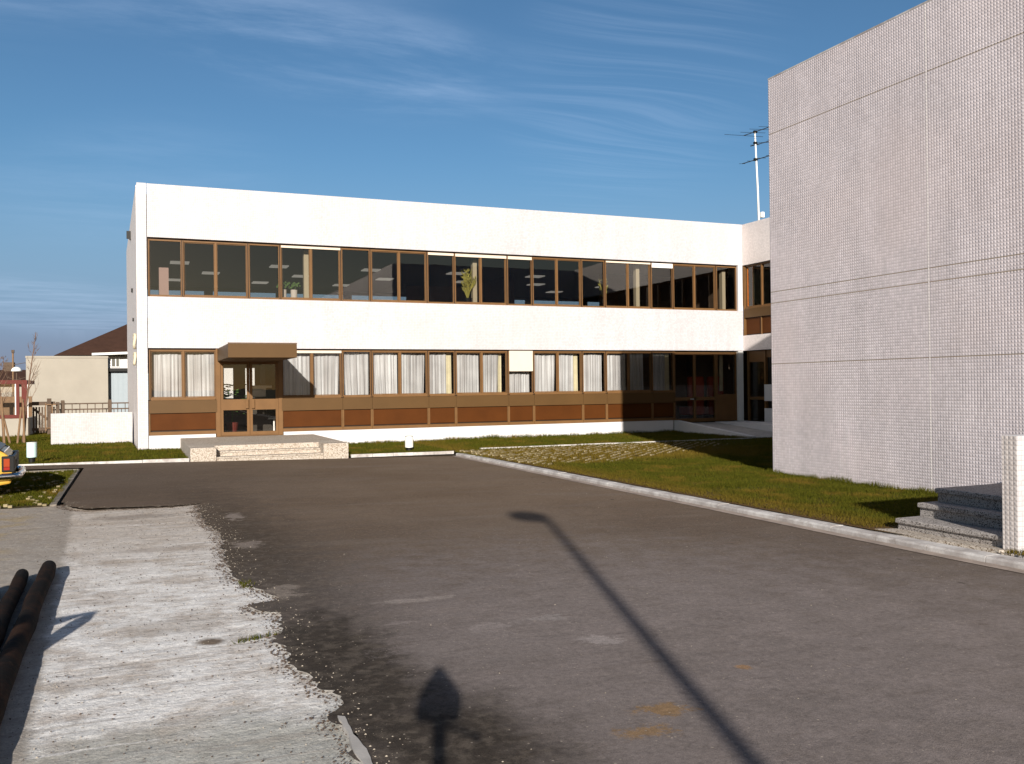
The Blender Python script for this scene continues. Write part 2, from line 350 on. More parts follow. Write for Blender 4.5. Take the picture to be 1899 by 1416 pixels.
# ================================================================= geometry helpers
def tag(o, label=None, cat=None, group=None, kind=None):
    if label: o['label'] = label
    if cat: o['category'] = cat
    if group: o['group'] = group
    if kind: o['kind'] = kind
    return o
def empty(name, loc, label, cat, group=None, rz=0):
    o = bpy.data.objects.new(name, None); COL.objects.link(o); o.location = loc; o.rotation_euler.z = rz
    o.empty_display_size = .2
    return tag(o, label, cat, group)
class MB:
    """collects shapes (world or local coordinates through fn) and links them as ONE mesh"""
    def __init__(s, fn=None): s.v = []; s.f = []; s.mi = []; s.fn = fn or (lambda a, b, c: (a, b, c)); s.cur = 0
    def add(s, vs, fs, m=None):
        o = len(s.v); s.v += [s.fn(*q) for q in vs]; s.f += [tuple(i+o for i in f) for f in fs]
        s.mi += [s.cur if m is None else m]*len(fs)
    def box(s, x0, x1, y0, y1, z0, z1, m=None):
        s.add([(x0,y0,z0),(x1,y0,z0),(x1,y1,z0),(x0,y1,z0),(x0,y0,z1),(x1,y0,z1),(x1,y1,z1),(x0,y1,z1)],
              [(0,3,2,1),(4,5,6,7),(0,1,5,4),(1,2,6,5),(2,3,7,6),(3,0,4,7)], m)
    def quad(s, *p): s.add(list(p), [(0,1,2,3)])
    def prism(s, pts, z0, z1):   # vertical prism
        n = len(pts)
        s.add([(p[0],p[1],z0) for p in pts]+[(p[0],p[1],z1) for p in pts],
              [tuple(range(n-1,-1,-1)), tuple(range(n,2*n))]+[(i,(i+1)%n,n+(i+1)%n,n+i) for i in range(n)])
    def tube(s, pts, rad, n=8, cap=True):
        pts = [Vector(p) for p in pts]
        if not isinstance(rad, (list, tuple)): rad = [rad]*len(pts)
        vs = []; fs = []
        for i, p in enumerate(pts):
            d = (pts[min(i+1, len(pts)-1)]-pts[max(i-1, 0)]).normalized()
            a = d.orthogonal().normalized() if i == 0 else (a - d*a.dot(d)).normalized()
            b = d.cross(a)
            for k in range(n):
                w = 2*math.pi*k/n; q = p + (a*math.cos(w)+b*math.sin(w))*rad[i]; vs.append(tuple(q))
        for i in range(len(pts)-1):
            for k in range(n):
                fs.append((i*n+k, i*n+(k+1)%n, (i+1)*n+(k+1)%n, (i+1)*n+k))
        if cap: fs += [tuple(range(n-1,-1,-1)), tuple(range((len(pts)-1)*n, len(pts)*n))]
        s.add(vs, fs)
    def lathe(s, c, prof, n=20):
        vs = []; fs = []
        for r_, z in prof:
            for k in range(n):
                w = 2*math.pi*k/n; vs.append((c[0]+r_*math.cos(w), c[1]+r_*math.sin(w), c[2]+z))
        for i in range(len(prof)-1):
            for k in range(n): fs.append((i*n+k, i*n+(k+1)%n, (i+1)*n+(k+1)%n, (i+1)*n+k))
        fs += [tuple(range(n-1,-1,-1)), tuple(range((len(prof)-1)*n, len(prof)*n))]
        s.add(vs, fs)
    def build(s, name, mat, parent=None, bevel=0, smooth=False, label=None):
        me = bpy.data.meshes.new(name); me.from_pydata(s.v, [], s.f)
        for m_ in (mat if isinstance(mat, list) else [mat]): me.materials.append(m_)
        me.polygons.foreach_set('material_index', s.mi)
        bm = bmesh.new(); bm.from_mesh(me); bmesh.ops.recalc_face_normals(bm, faces=bm.faces); bm.to_mesh(me); bm.free()
        if smooth: me.polygons.foreach_set('use_smooth', [True]*len(me.polygons))
        o = bpy.data.objects.new(name, me); COL.objects.link(o)
        if parent:
            o.parent = parent; root = parent
            # geometry was given in world space: cancel the parents' offset
            off = Vector((0,0,0)); p = parent
            mw = Matrix.Identity(4)
            while p: mw = p.matrix_basis @ mw if p.parent is None else (p.matrix_parent_inverse @ p.matrix_basis) @ mw; p = p.parent
            o.matrix_parent_inverse = mw.inverted()
        if bevel:
            md = o.modifiers.new('bevel', 'BEVEL'); md.width = bevel; md.segments = 2; md.limit_method = 'ANGLE'
        if label: o['label'] = label
        return o
def struct(o, label=None): o['kind'] = 'structure'; 
def G(x): return .02 - .0157*(x-.9)           # the tarmac falls gently to the right

# ================================================================= ground
def grid_sheet(name, x0, x1, y0, y1, nx, ny, zf, mat):
    xs = np.linspace(x0, x1, nx); ys = np.linspace(y0, y1, ny)
    v = [(x, y, zf(x, y)) for y in ys for x in xs]
    f = [(j*nx+i, j*nx+i+1, (j+1)*nx+i+1, (j+1)*nx+i) for j in range(ny-1) for i in range(nx-1)]
    me = bpy.data.meshes.new(name); me.from_pydata(v, [], f); me.materials.append(mat)
    me.polygons.foreach_set('use_smooth', [True]*len(f))
    o = bpy.data.objects.new(name, me); COL.objects.link(o); return o
def sheet(name, pts, zf, mat, thick=0):
    bm = bmesh.new(); vs = [bm.verts.new((x, y, zf(x))) for x, y in pts]
    f = bm.faces.new(vs); bm.normal_update()
    if f.normal.z < 0: f.normal_flip()
    if thick:
        r_ = bmesh.ops.extrude_face_region(bm, geom=[f]); nv = [e for e in r_['geom'] if isinstance(e, bmesh.types.BMVert)]
        for q in nv: q.co.z += thick
        if not f.is_valid: pass
    bmesh.ops.triangulate(bm, faces=[q for q in bm.faces if len(q.verts) > 4])
    bmesh.ops.recalc_face_normals(bm, faces=bm.faces) if thick else None
    me = bpy.data.meshes.new(name); bm.to_mesh(me); bm.free(); me.materials.append(mat)
    o = bpy.data.objects.new(name, me); COL.objects.link(o); return o
g = MB(); g.quad((-2500,-2500,-.25),(2500,-2500,-.25),(2500,2500,-.25),(-2500,2500,-.25))
struct(g.build('ground', M['far']))

def ragged(pts, amp=.05, step=.05, seed=0):
    out = []
    for (x0, y0), (x1, y1) in zip(pts, pts[1:]):
        L = math.hypot(x1-x0, y1-y0); n = max(1, int(L/step)); nx, ny = -(y1-y0)/L, (x1-x0)/L
        for i in range(n):
            t_ = i/n; x = x0+(x1-x0)*t_; y = y0+(y1-y0)*t_
            d = amp*(mnoise.noise(Vector((x*3, y*3, seed)))*1.2 + mnoise.noise(Vector((x*11, y*11, seed+5)))*.7 + mnoise.noise(Vector((x*30, y*30, seed+9)))*.4)
            out.append((x+nx*d, y+ny*d))
    out.append(pts[-1]); return out
edge = [(-.98,15.0),(-.80,14.35),(-.62,14.12),(-.1,14.05),(.45,14.0),(.86,14.1),(.80,13.2),(.84,11.9),(.93,11.0),(.88,10.4),(.80,9.4),(.84,8.3),(1.02,7.75),(1.0,7.45),(.84,7.3),(.98,6.95),(.90,6.5),(.86,5.9),(.93,5.4),(1.02,4.95),(.93,4.65),(.97,4.3),(.95,3.9),(.95,3.2)]
edge = ragged(edge, .07, .035)
asph = [(7.66,-30),(7.66,6.4),(7.66,22.06),(4.9,22.24),(1.2,22.44),(-14,22.95),(-14,21.52),(-.98,21.46)] + edge + [(.95,-30)]
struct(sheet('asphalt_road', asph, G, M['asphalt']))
# lime-and-gravel yard: fine relief close to the camera
def lz(x, y):
    v = Vector((x*1.6, y*7.0, 0)); w = Vector((x*14, y*14, 3))
    return .0035*mnoise.noise(w)+.004*mnoise.noise(Vector((x*4,y*5,7))) - .002
struct(grid_sheet('lime_yard', -2.2, 1.6, 3.0, 15.02, 120, 420, lz, M['lime']))
g = MB(); g.quad((-40,-30,-.012),(1.6,-30,-.012),(1.6,3.0,-.012),(-40,3.0,-.012)); g.quad((-40,3.0,-.012),(-2.2,3.0,-.012),(-2.2,15.02,-.012),(-40,15.02,-.012))
struct(g.build('lime_yard', M['lime']))
# sheets of lawn (their blades are separate below)
L1 = [(7.80,8.05),(8.0,6.6),(8.3,5.9),(11.1,5.9),(11.1,13.9),(20.5,13.9),(20.5,22.9),(17.5,22.9),(17.5,27.24),(4.95,27.24),(4.95,22.34),(7.6,22.16),(7.80,21.9)]
struct(sheet('lawn', L1, lambda x: 0.0, M['lawn']))
L3 = [(8.05,-30),(11.1,-30),(11.1,6.6),(8.35,6.48),(8.15,5.5),(8.05,4.5)]
struct(sheet('lawn', [(7.95,-30),(11.1,-30),(11.1,5.895),(8.33,5.895),(8.2,5.5),(8.05,4.5)], lambda x: 0.0, M['lawn']))
struct(sheet('lawn', [(-40,23.0),(1.22,22.52),(1.22,27.24),(.1,27.3),(-.3,41),(-.3,110),(-120,110),(-120,23.0)], lambda x: .03 if x > -50 else .03, M['lawn']))

# kerbs -------------------------------------------------------------
M['kerb_dark'] = plain('dirty_kerb', (.20,.175,.15), .95, var=.4, scale=4, bump=.4)
kb = MB()
def kerb_run(mb, pts, w, z0, z1, joint=1.0, gap=.008, cham=.02):
    """row of kerb stones: pts = road-side foot line"""
    for (x0, y0), (x1, y1) in zip(pts, pts[1:]):
        L = math.hypot(x1-x0, y1-y0); n = max(1, round(L/joint)); tx, ty = (x1-x0)/L, (y1-y0)/L; nx, ny = ty, -tx
        for i in range(n):
            a = L*i/n+gap/2; b = L*(i+1)/n-gap/2; j = random.uniform(-.0012, .0012); jz = random.uniform(-.003, .003)
            def P(s_, o_, z_): return (x0+tx*s_+nx*(o_+j), y0+ty*s_+ny*(o_+j), z_)
            vs = []
            for s_ in (a, b):
                vs += [P(s_,0,z0), P(s_,.0,z1+jz-cham), P(s_,cham,z1+jz), P(s_,w,z1+jz), P(s_,w,z0)]
            mb.add(vs, [(0,1,6,5),(1,2,7,6),(2,3,8,7),(3,4,9,8),(0,4,3,2,1),(5,6,7,8,9)])
# right-hand kerb, road side faces -X : run from far to near so that the normal points to +X
def kx(y): return 7.62 + (.0 if y > 7.6 else .012*(7.6-y)**2)
far_to_near = [(kx(y), y) for y in (22.06,17,12,9.5,8.5,7.8,7.1,6.4,5.8,5.2,4.6)]
pts = list(reversed(far_to_near))
kerb_run(kb, pts, .21, -.16, -.012)
kerb_run(kb, [(kx(4.6)+.0, -20), (kx(4.6), 4.6)], .21, -.16, -.012)
# back kerbs
kerb_run(kb, [(-14,22.98),(1.20,22.47)], -.10, -.1, .085, cham=-.012)
struct(kb.build('kerb', M['kerb']))
kb = MB(); kerb_run(kb, [(4.97,22.30),(7.60,22.14)], -.12, -.035, .035, cham=-.008, joint=.5)
struct(kb.build('kerb', M['kerb']))
gp = MB(); gp.box(4.97, 7.66, 22.24, 22.40, -.3, -.052); struct(gp.build('open_joint', M['gap']))
gt = MB()
gpts = [(kx(y)-.13, y) for y in (4.6,5.2,5.8,6.4,7.1,7.8,8.5,9.5,12,17,22.0)]
for (x0,y0),(x1,y1) in zip(gpts, gpts[1:]):
    gt.add([(x0,y0,G(x0)+.006),(x0+.14,y0,G(x0)+.010),(x1+.14,y1,G(x1)+.010),(x1,y1,G(x1)+.006)], [(0,1,2,3)])
struct(gt.build('gutter', M['gutter']))
# flush edging strip in the lawn
ed = MB(); kerb_run(ed, [(8.6,22.86),(17.5,22.70)], -.09, -.1, .035, cham=-.005)
struct(ed.build('lawn_edging', M['kerb']))
# kerb round the parking bed on the left, and the worn kerb end in the foreground
bk = MB(); kerb_run(bk, [(-14,21.50),(-1.08,21.44)], .08, -.1, .035, cham=.008)
kerb_run(bk, [(-1.06,15.0),(-1.06,21.44)], -.09, -.1, .022, cham=-.006)
struct(bk.build('kerb', M['kerb_dark']))

fk = MB(); fk.prism(ragged([(.925,2.6),(.955,2.6),(.968,4.2),(.975,4.60),(.950,4.63),(.935,4.2),(.925,2.6)], .014, .05)[:-1], -.05, .030)
struct(fk.build('kerb_end', M['concrete']))

# grass-paver beds --------------------------------------------------
def pavers(name, x0, x1, y0, y1, keep):
    v = []; f = []; p = .30
    ny = int((y1-y0)/p*2)
    for j in range(ny):
        y = y0+j*p/2
        for i in range(int((x1-x0)/p)):
            x = x0+i*p+(p/2 if j % 2 else 0)
            if not keep(x, y) or random.random() > .75: continue
            h = .030+random.uniform(-.012,.008); a = .085; b = .017
            o = len(v); c = .7071
            for dz in (-.05, h):
                for (q, w) in ((-a,-b),(a,-b),(a,b),(-a,b)):
                    v.append((x+(q-w)*c, y+(q+w)*c, dz))
            f += [(o+4,o+5,o+6,o+7),(o,o+1,o+5,o+4),(o+1,o+2,o+6,o+5),(o+2,o+3,o+7,o+6),(o+3,o,o+4,o+7)]
    me = bpy.data.meshes.new(name); me.from_pydata(v, [], f); me.materials.append(M['paver'])
    o = bpy.data.objects.new(name, me); COL.objects.link(o); return o
M['paver'] = plain('mossy_paver', (.29,.24,.145), .95, var=.35, scale=3)
tag(pavers('grass_paver', 7.9, 15.5, 17.6, 22.7, lambda x, y: mnoise.noise(Vector((x*.6,y*.8,1))) > -.40 and (x-7.5) < (y-16.2)*1.6 and (y > 18.6 or x < 10.5)),
    kind='stuff', label='concrete grass pavers worn through the lawn beside the kerb')
struct(sheet('parking_bed', [(-14,15.03),(-1.08,15.03),(-1.08,21.40),(-14,21.40)], lambda x: .0, M['lawn']))
def rows(name):
    v = []; f = []
    mb = MB()
    for j in range(42):
        y = 15.10+j*.15
        for i in range(32):
            x = -1.22-i*.15-(.075 if j % 2 else 0)
            if random.random() < (.25 if j < 2 else .8): continue
            r_ = .034; h = .028+random.uniform(0,.012); mb.prism([(x+r_*math.cos(k*1.047+.2), y+r_*math.sin(k*1.047+.2)) for k in range(6)], -.03, h)
    return mb.build(name, M['paver'])
tag(rows('grass_paver'), kind='stuff', label='rows of small concrete paver tops showing through the parking bed turf')

# grass blades ------------------------------------------------------
def inside(px_, py_, poly):
    c = np.zeros(len(px_), bool); n = len(poly); j = n-1
    for i in range(n):
        xi, yi = poly[i]; xj, yj = poly[j]
        m_ = ((yi > py_) != (yj > py_)) & (px_ < (xj-xi)*(py_-yi)/((yj-yi)+1e-12)+xi); c ^= m_; j = i
    return c
def blades(name, label, poly, dens, h, w, z=0.0, holes=(), densf=None, hf=None):
    xs = [p[0] for p in poly]; ys = [p[1] for p in poly]
    area = (max(xs)-min(xs))*(max(ys)-min(ys)); n = int(area*dens)
    x = rng.uniform(min(xs), max(xs), n); y = rng.uniform(min(ys), max(ys), n)
    k = inside(x, y, poly)
    for hp in holes: k &= ~inside(x, y, hp)
    if densf is not None: k &= rng.random(n) < densf(x, y)
    x = x[k]; y = y[k]; n = len(x)
    cl = np.array([mnoise.noise(Vector((a*2.2, b*2.2, 0))) for a, b in zip(x, y)])
    hh = h*(.55+.75*rng.random(n))*(1+.7*cl)
    if hf is not None: hh = hh*hf(x, y)
    az = rng.uniform(0, 2*np.pi, n); ln = rng.normal(0, .45, n)*hh; ln2 = rng.normal(0, .45, n)*hh
    ww = w*(.7+.6*rng.random(n))
    dx = np.cos(az)*ww/2; dy = np.sin(az)*ww/2
    V = np.empty((n, 3, 3)); V[:,0] = np.stack([x-dx, y-dy, np.full(n, z-.005)], 1); V[:,1] = np.stack([x+dx, y+dy, np.full(n, z-.005)], 1)
    V[:,2] = np.stack([x+ln, y+ln2, z+hh], 1)
    me = bpy.data.meshes.new(name); me.vertices.add(n*3); me.vertices.foreach_set('co', V.ravel())
    me.loops.add(n*3); me.loops.foreach_set('vertex_index', np.arange(n*3, dtype=np.int32))
    me.polygons.add(n); me.polygons.foreach_set('loop_start', np.arange(0, n*3, 3, dtype=np.int32))
    me.polygons.foreach_set('loop_total', np.full(n, 3, dtype=np.int32)) if hasattr(me.polygons[0], 'loop_total') and False else None
    me.update(calc_edges=True); me.materials.append(M['blade'])
    o = bpy.data.objects.new(name, me); COL.objects.link(o); tag(o, label, kind='stuff'); return o
steps_hole = [(7.8,6.4),(11.1,6.4),(11.1,8.0),(7.8,8.15)]
def d1(x, y):
    pav = ((y > 17.8) & (y < 22.8) & (x < 8+(y-16.2)*1.6))
    patch = np.array([mnoise.noise(Vector((a*1.3, b*1.3, 4))) for a, b in zip(x, y)])
    near = (x < 8.15)
    return np.where(pav, .70, 1.0)*np.where(patch < -.25, .55, 1)*np.where(near, .8, 1)
def h1(x, y):
    pav = ((y > 17.8) & (y < 22.8) & (x < 8+(y-16.2)*1.6))
    fr = (y > 22.9)
    return np.where(pav, .75, 1)*np.where(fr, 1.25, 1)*np.where(x < 8.2, .7, 1)*np.where((y > 26.85) | ((x > 10.85) & (y < 14.0)), 1.55, 1)
near_poly = [(7.86,8.1),(11.08,8.1),(11.08,13.9),(20.5,13.9),(20.5,17.0),(7.86,17.0)]
blades('grass_blades', 'short green lawn grass between the kerb and the tiled blank wall', near_poly, 3600, .050, .008, 0, [steps_hole], d1, h1)
far_poly = [(7.86,17.0),(20.5,17.0),(20.5,22.6),(17.5,22.6),(17.5,27.22),(4.97,27.22),(4.97,22.44),(7.66,22.2)]
blades('grass_blades', 'lawn grass along the foot of the office front', far_poly, 1500, .055, .013, 0, [], d1, h1)
blades('grass_blades', 'grass left of the entrance steps running back to the fence', [(-5,23.05),(1.2,22.58),(1.2,27.2),(.1,27.2),(-.2,34),(-.2,45),(-6,45)], 700, .060, .018, .03, [[(-2.4,31.4),(0,31.4),(0,31.75),(-2.4,31.75)]])
blades('grass_blades', 'thin turf of the parking bed', [(-5,15.25),(-1.1,15.25),(-1.1,21.4),(-5,21.4)], 2600, .04, .012, 0)
blades('grass_blades', 'scrap of lawn beside the short wing wall at the right edge', [(7.85,3),(11,3),(11,6.4),(8.2,6.45),(7.9,6.4)], 4500, .055, .007, 0)
blades('grass_blades', 'small weed tufts on the broken tarmac edge', [(.6,6.3),(.92,6.4),(.92,6.46),(.64,6.38)], 3500, .028, .008, .0)
blades('grass_blades', 'small weed tuft in a notch of the tarmac edge', [(.84,8.05),(.96,8.05),(.94,8.3),(.84,8.3)], 4500, .04, .008, .0)

# loose stones ------------------------------------------------------
def stones(name, label, n, place, rmin, rmax, mat):
    v = []; f = []
    oct_f = [(0,2,4),(2,1,4),(1,3,4),(3,0,4),(2,0,5),(1,2,5),(3,1,5),(0,3,5)]
    for i in range(n):
        x, y, z = place(); r_ = rmin+(rmax-rmin)*random.random()**3; a = random.random()*6.28
        o = len(v); c, s_ = math.cos(a), math.sin(a); q = [random.uniform(.6,1.3) for _ in range(6)]
        for (px_, py_, pz_), k in zip(((1,0,0),(-1,0,0),(0,1,0),(0,-1,0),(0,0,.7),(0,0,-.6)), q):
            px_ *= k; py_ *= k; v.append((x+(px_*c-py_*s_)*r_, y+(px_*s_+py_*c)*r_, z+pz_*k*r_))
        f += [tuple(o+t_ for t_ in q_) for q_ in oct_f]
    me = bpy.data.meshes.new(name); me.from_pydata(v, [], f); me.materials.append(mat)
    o = bpy.data.objects.new(name, me); COL.objects.link(o); return tag(o, label, kind='stuff')
def pl1():
    y = random.uniform(3.6, 14.2); return random.uniform(-.9, .9), y, .004
M['pebble'] = plain('pebble', (.40,.35,.29), .9, var=.35, scale=9)
M['pebble_dark'] = plain('dark_crumb', (.10,.075,.06), .9, var=.35, scale=9)
stones('gravel', 'pale pebbles scattered over the lime yard', 1500, pl1, .0015, .007, M['pebble'])
stones('gravel', 'dark crumbs scattered over the lime yard', 3000, pl1, .0015, .008, M['pebble_dark'])
def pl2():
    p = random.choice(edge); d = random.gauss(0, .05)
    if p[1] < 3.3: p = edge[len(edge)//2]
    return p[0]-abs(d)*1.2, p[1]+random.gauss(0,.03), .008
stones('gravel', 'tarmac crumbs along the broken edge of the road', 5200, pl2, .002, .011, M['pebble_dark'])
def pl3():
    p = random.choice(edge); d = abs(random.gauss(0, .12)); return p[0]+d, p[1]+random.gauss(0,.05), G(p[0]+d)+.002
stones('gravel', 'white chips spilled over the broken edge of the road', 1000, pl3, .0015, .008, M['pebble'])
def pl4():
    x = random.uniform(1.0, 7.4); return x, random.uniform(3.6, 20), G(x)+.001
stones('gravel', 'small light chips lying on the tarmac', 450, pl4, .0015, .006, M['pebble'])

# ================================================================= office building
bld = empty('office_building', (10.3, 34, 0), 'long two-storey white tiled office building with bronze ribbon windows', 'building')
def wbox(mb, x0, x1, y0, y1, z0, z1):
    mb.add([(x0,y0,z0),(x1,y0,z0),(x1,y1,z0),(x0,y1,z0),(x0,y0,z1),(x1,y0,z1),(x1,y1,z1),(x0,y1,z1)], [(0,3,2,1),(4,5,6,7)], 2)
    o = len(mb.v)-8
    for fc, mi in (((0,1,5,4),0),((1,2,6,5),1),((2,3,7,6),0),((3,0,4,7),1)):
        mb.f.append(tuple(o+i for i in fc)); mb.mi.append(mi)
TW = [M['tile_y'], M['tile_wing'], M['render']]
X0, X1, XW = .39, 20.5, 33.0
YB = 41.0
T = .22
mods = [X0+.03+.9035*k for k in range(23)]
def wall(name, *boxes, mats=TW, label=None, parent=None):
    mb = MB()
    for b in boxes: wbox(mb, *b)
    return mb.build(name, mats, parent or bld, label=label)
wall('parapet_wall', (X0+.012, X1, YF, YF+T, 5.97, 7.46))
wall('spandrel_wall', (X0+.012, X1, YF, YF+T, 2.87, 4.31))
wall('plinth', (X0+.012, mods[2]-.05, YF+.02, YF+T, -.15, .42), (mods[4]+.05, X1-3.0, YF+.02, YF+T, -.15, .42), mats=[M['render']]*3)
# corner pier with its joint, then the side wall, very slightly splayed
mb = MB(); wbox(mb, .14, .385, YF-.004, YF+.30, -.1, 7.465); mb.build('corner_pier', TW, bld)
mb = MB()
def side(y): return .13-.024*(y-YF)
mb.cur = 0
xa, xb = side(YF+.30), side(YB)
mb.add([(xa,YF+.302,-.1),(xb,YB,-.1),(xb+.25,YB,-.1),(xa+.25,YF+.302,-.1),(xa,YF+.302,7.46),(xb,YB,7.46),(xb+.25,YB,7.46),(xa+.25,YF+.302,7.46)],
       [(0,3,2,1),(4,5,6,7),(0,1,5,4),(1,2,6,5),(2,3,7,6),(3,0,4,7)])
mb.build('side_wall', [M['tile_wing']], bld)
# two small metal emblems and lamps on the side wall, seen edge-on
for yy, zz, k in ((28.2,3.10,0),(28.1,2.56,1)):
    mb = MB(); xs_ = side(yy)
    ring = [(xs_-.05-.015*math.sin(a*2), yy+.16*math.cos(a), zz+.20*math.sin(a)) for a in [i*2*math.pi/14*(.8 if k else 1) for i in range(12)]]
    mb.tube(ring, .038, 7); mb.tube([(xs_-.05,yy-.1,zz-.12),(xs_-.06,yy+.08,zz+.10)], .03, 6); mb.tube([(xs_-.05,yy,zz+.1),(xs_+.02,yy,zz+.1)], .02, 6)
    mb.build('wall_emblem', M['cream'], bld, smooth=True)
for yy, zz, s_ in ((33.5,6.98,.12),(31.5,4.9,.05),(30.6,3.9,.04)):
    mb = MB(); xs_ = side(yy); mb.box(xs_-.14*s_*8, xs_+.02, yy-.1, yy+.1, zz-s_, zz+s_); mb.box(xs_-.05, xs_+.02, yy-.14, yy+.14, zz-s_*1.3, zz-s_)
    mb.build('wall_lamp', M['black'], bld)
# roof, floors, back and inner walls
mb = MB(); mb.box(X0, XW-.2, YF+T+.002, YB-.2, 7.05, 7.20); mb.box(X1+T+.002, XW-.2, 14.1, YF+T, 7.05, 7.20); mb.build('roof', M['roofing'], bld)
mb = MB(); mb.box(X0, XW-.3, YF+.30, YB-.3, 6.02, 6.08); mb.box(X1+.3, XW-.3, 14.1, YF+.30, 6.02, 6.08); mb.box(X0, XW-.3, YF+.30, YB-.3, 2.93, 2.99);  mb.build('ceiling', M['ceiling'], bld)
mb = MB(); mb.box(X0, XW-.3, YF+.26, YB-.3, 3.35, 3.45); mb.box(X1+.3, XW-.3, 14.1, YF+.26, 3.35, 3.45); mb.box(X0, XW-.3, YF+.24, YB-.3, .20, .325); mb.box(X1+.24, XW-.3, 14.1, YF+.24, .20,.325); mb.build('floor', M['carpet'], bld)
mb = MB(); mb.box(-.15, XW, YB-.2, YB, 5.90, 7.46); mb.box(-.15, XW, YB-.2, YB, 2.60, 4.6); mb.box(-.15, XW, YB-.2, YB, -.1, 1.3)
for k in range(12): x = -.15+k*3.0; mb.box(x, x+.35, YB-.21, YB+.01, -.1, 7.455)
mb.box(XW-.2, XW, 13.9, YB-.21, -.1, 7.46)
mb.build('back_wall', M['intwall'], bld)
for (a, b) in ((2.60-1.3, 2.60),(4.6, 5.90)):
    mb = MB(); mb.box(.2, XW-.3, YB-.10, YB-.094, a, b); mb.build('back_glazing', M['glass_low'], bld)
mb = MB()
for x in (5.0, 8.45, 12.2): mb.box(x, x+.08, YF+3.6, YB-.4, .33, 2.92)
mb.box(5.1, 17.5, YF+3.5, YF+3.58, .33, 2.92); mb.box(2.2,2.28,YF+1.2,YF+9,.33,2.92); mb.box(2.3,5.0,YF+9.0,YF+9.06,.33,1.3); [mb.box(xx,xx+ww_,YF+9.0,YF+9.06,1.302,2.92) for xx,ww_ in ((2.5,.28),(3.05,.16),(3.55,.45),(4.35,.2),(4.75,.25))]; mb.box(17.6,17.66,YF+.9,YF+3.5,.33,2.92); mb.box(20.0,20.06,YF+2,YB-2,.33,2.92); mb.box(17.67,20.48,YF+3.0,YF+3.08,.33,2.92); mb.box(19.5,26,YF+1.6,YF+1.66,.33,2.92); mb.box(23,23.06,14.2,YF+1.5,.33,2.92)
mb.box(9.6, 11.9, YF+6.0, YF+6.1, 3.46, 5.55); mb.box(13.5,13.6, YF+5, YF+9, 3.46, 6.0); mb.box(16.8,20.2, YF+4, YF+4.1, 3.46, 6.0); mb.box(X1+.2, X1+.28, YF+1.2, YB-3, 3.46, 6.0)
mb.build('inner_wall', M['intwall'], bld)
for x in (4.86, 10.28, 16.36, 19.98):
    mb = MB(); mb.box(x-.07, x+.07, YF+.42, YF+.60, 3.46, 6.02); mb.build('column', M['cream'], bld)
mb = MB(); mb.box(.72, .98, YF+.75, YF+1.15, 3.46, 5.22); mb.build('partition_end', M['pink'], bld)
for j in range(3):
    for i in range(6):
        x = 1.2+i*3.3+(j % 2)*1.2; y = YF+5.2+j*2.6
        mb = MB(); mb.box(x, x+.6, y, y+.6, 5.985, 6.018)
        mb.build('ceiling_light', M['diffuser'], bld)

# ---- windows
front = lambda u, d, z: (u, YF+d, z)
wing = lambda u, d, z: (X1+d, YF-u, z)
def window(fn, u0, u1, z0, z1, double, recess=.085, mat=None, gm=None, topblind=0, parent=None, name='window', label=None, bl=None):
    """aluminium frame (outer frame, mullion, sash edges) with one pane per light; d is measured inwards"""
    mat = mat or M['bronze']; gm = gm or M['glass']; parent = parent or bld
    f = MB(fn); a = .045; d0, d1 = recess, recess+.07
    f.box(u0, u0+a, d0, d1, z0, z1); f.box(u1-a, u1, d0, d1, z0, z1)
    f.box(u0+a, u1-a, d0, d1, z0, z0+.055); f.box(u0+a, u1-a, d0, d1, z1-.04, z1)
    f.box(u0+a, u1-a, d0-.035, d0-.002, z0-.02, z0+.02)                     # drip sill
    f.box(u0+.004, u0+.030, d0-.034, d0-.002, z0+.024, z1-.004)              # cover strip between bays
    f.box(u0-.022, u0+.003, d0-.006, d0+.01, z0+.024, z1-.004, 1); f.box(u0+.046, u0+.052, d0+.004, d0+.02, z0+.057, z1-.042, 1); f.box(u1-.052, u1-.046, d0+.004, d0+.02, z0+.057, z1-.042, 1)
    lights = []
    if double:
        um = (u0+u1)/2
        f.box(um-.028, um+.028, d0-.008, d1+.01, z0+.057, z1-.042)
        for (p, q) in ((u0+a, um-.028), (um+.028, u1-a)): lights.append((p, q))
        for (p, q) in lights:                                               # sliding sash edge, set back
            f.box(p+.002, p+.022, d0+.03, d1-.004, z0+.058, z1-.043); f.box(q-.022, q-.002, d0+.03, d1-.004, z0+.058, z1-.043)
            f.box(p+.024, q-.024, d0+.03, d1-.004, z0+.058, z0+.08); f.box(p+.024, q-.024, d0+.03, d1-.004, z1-.063, z1-.043)
    else: lights.append((u0+a, u1-a))
    w = f.build(name, [mat, M['bronze_dark']], parent, label=label)
    for (p, q) in lights:
        g_ = MB(fn); g_.add([(p,d0+.045,z0+.04),(q,d0+.045,z0+.04),(q,d0+.045,z1-.03),(p,d0+.045,z1-.03)], [(0,1,2,3)])
        g_.build('pane', gm, w)
    if topblind:
        b = MB(fn); b.box(u0+.01, u1-.02, d0-.028, d0-.003, z1-.012-topblind, z1-.008); b.build('blind_box' if topblind < .2 else 'blind', M['blind'] if not bl else bl, w)
    return w
upper = [(0,1),(1,3),(3,4),(4,6),(6,7),(7,9),(9,10),(10,12),(12,13),(13,15),(15,16),(16,18),(18,19),(19,21),(21,22)]
ub = {3:.06, 6:.07, 7:.085, 8:.09, 11:.05, 12:.15}
for i, (a, b) in enumerate(upper):
    window(front, mods[a], mods[b], 4.315, 5.925, b-a == 2, topblind=ub.get(i, 0), bl=M['blind_white'] if i == 12 else None)
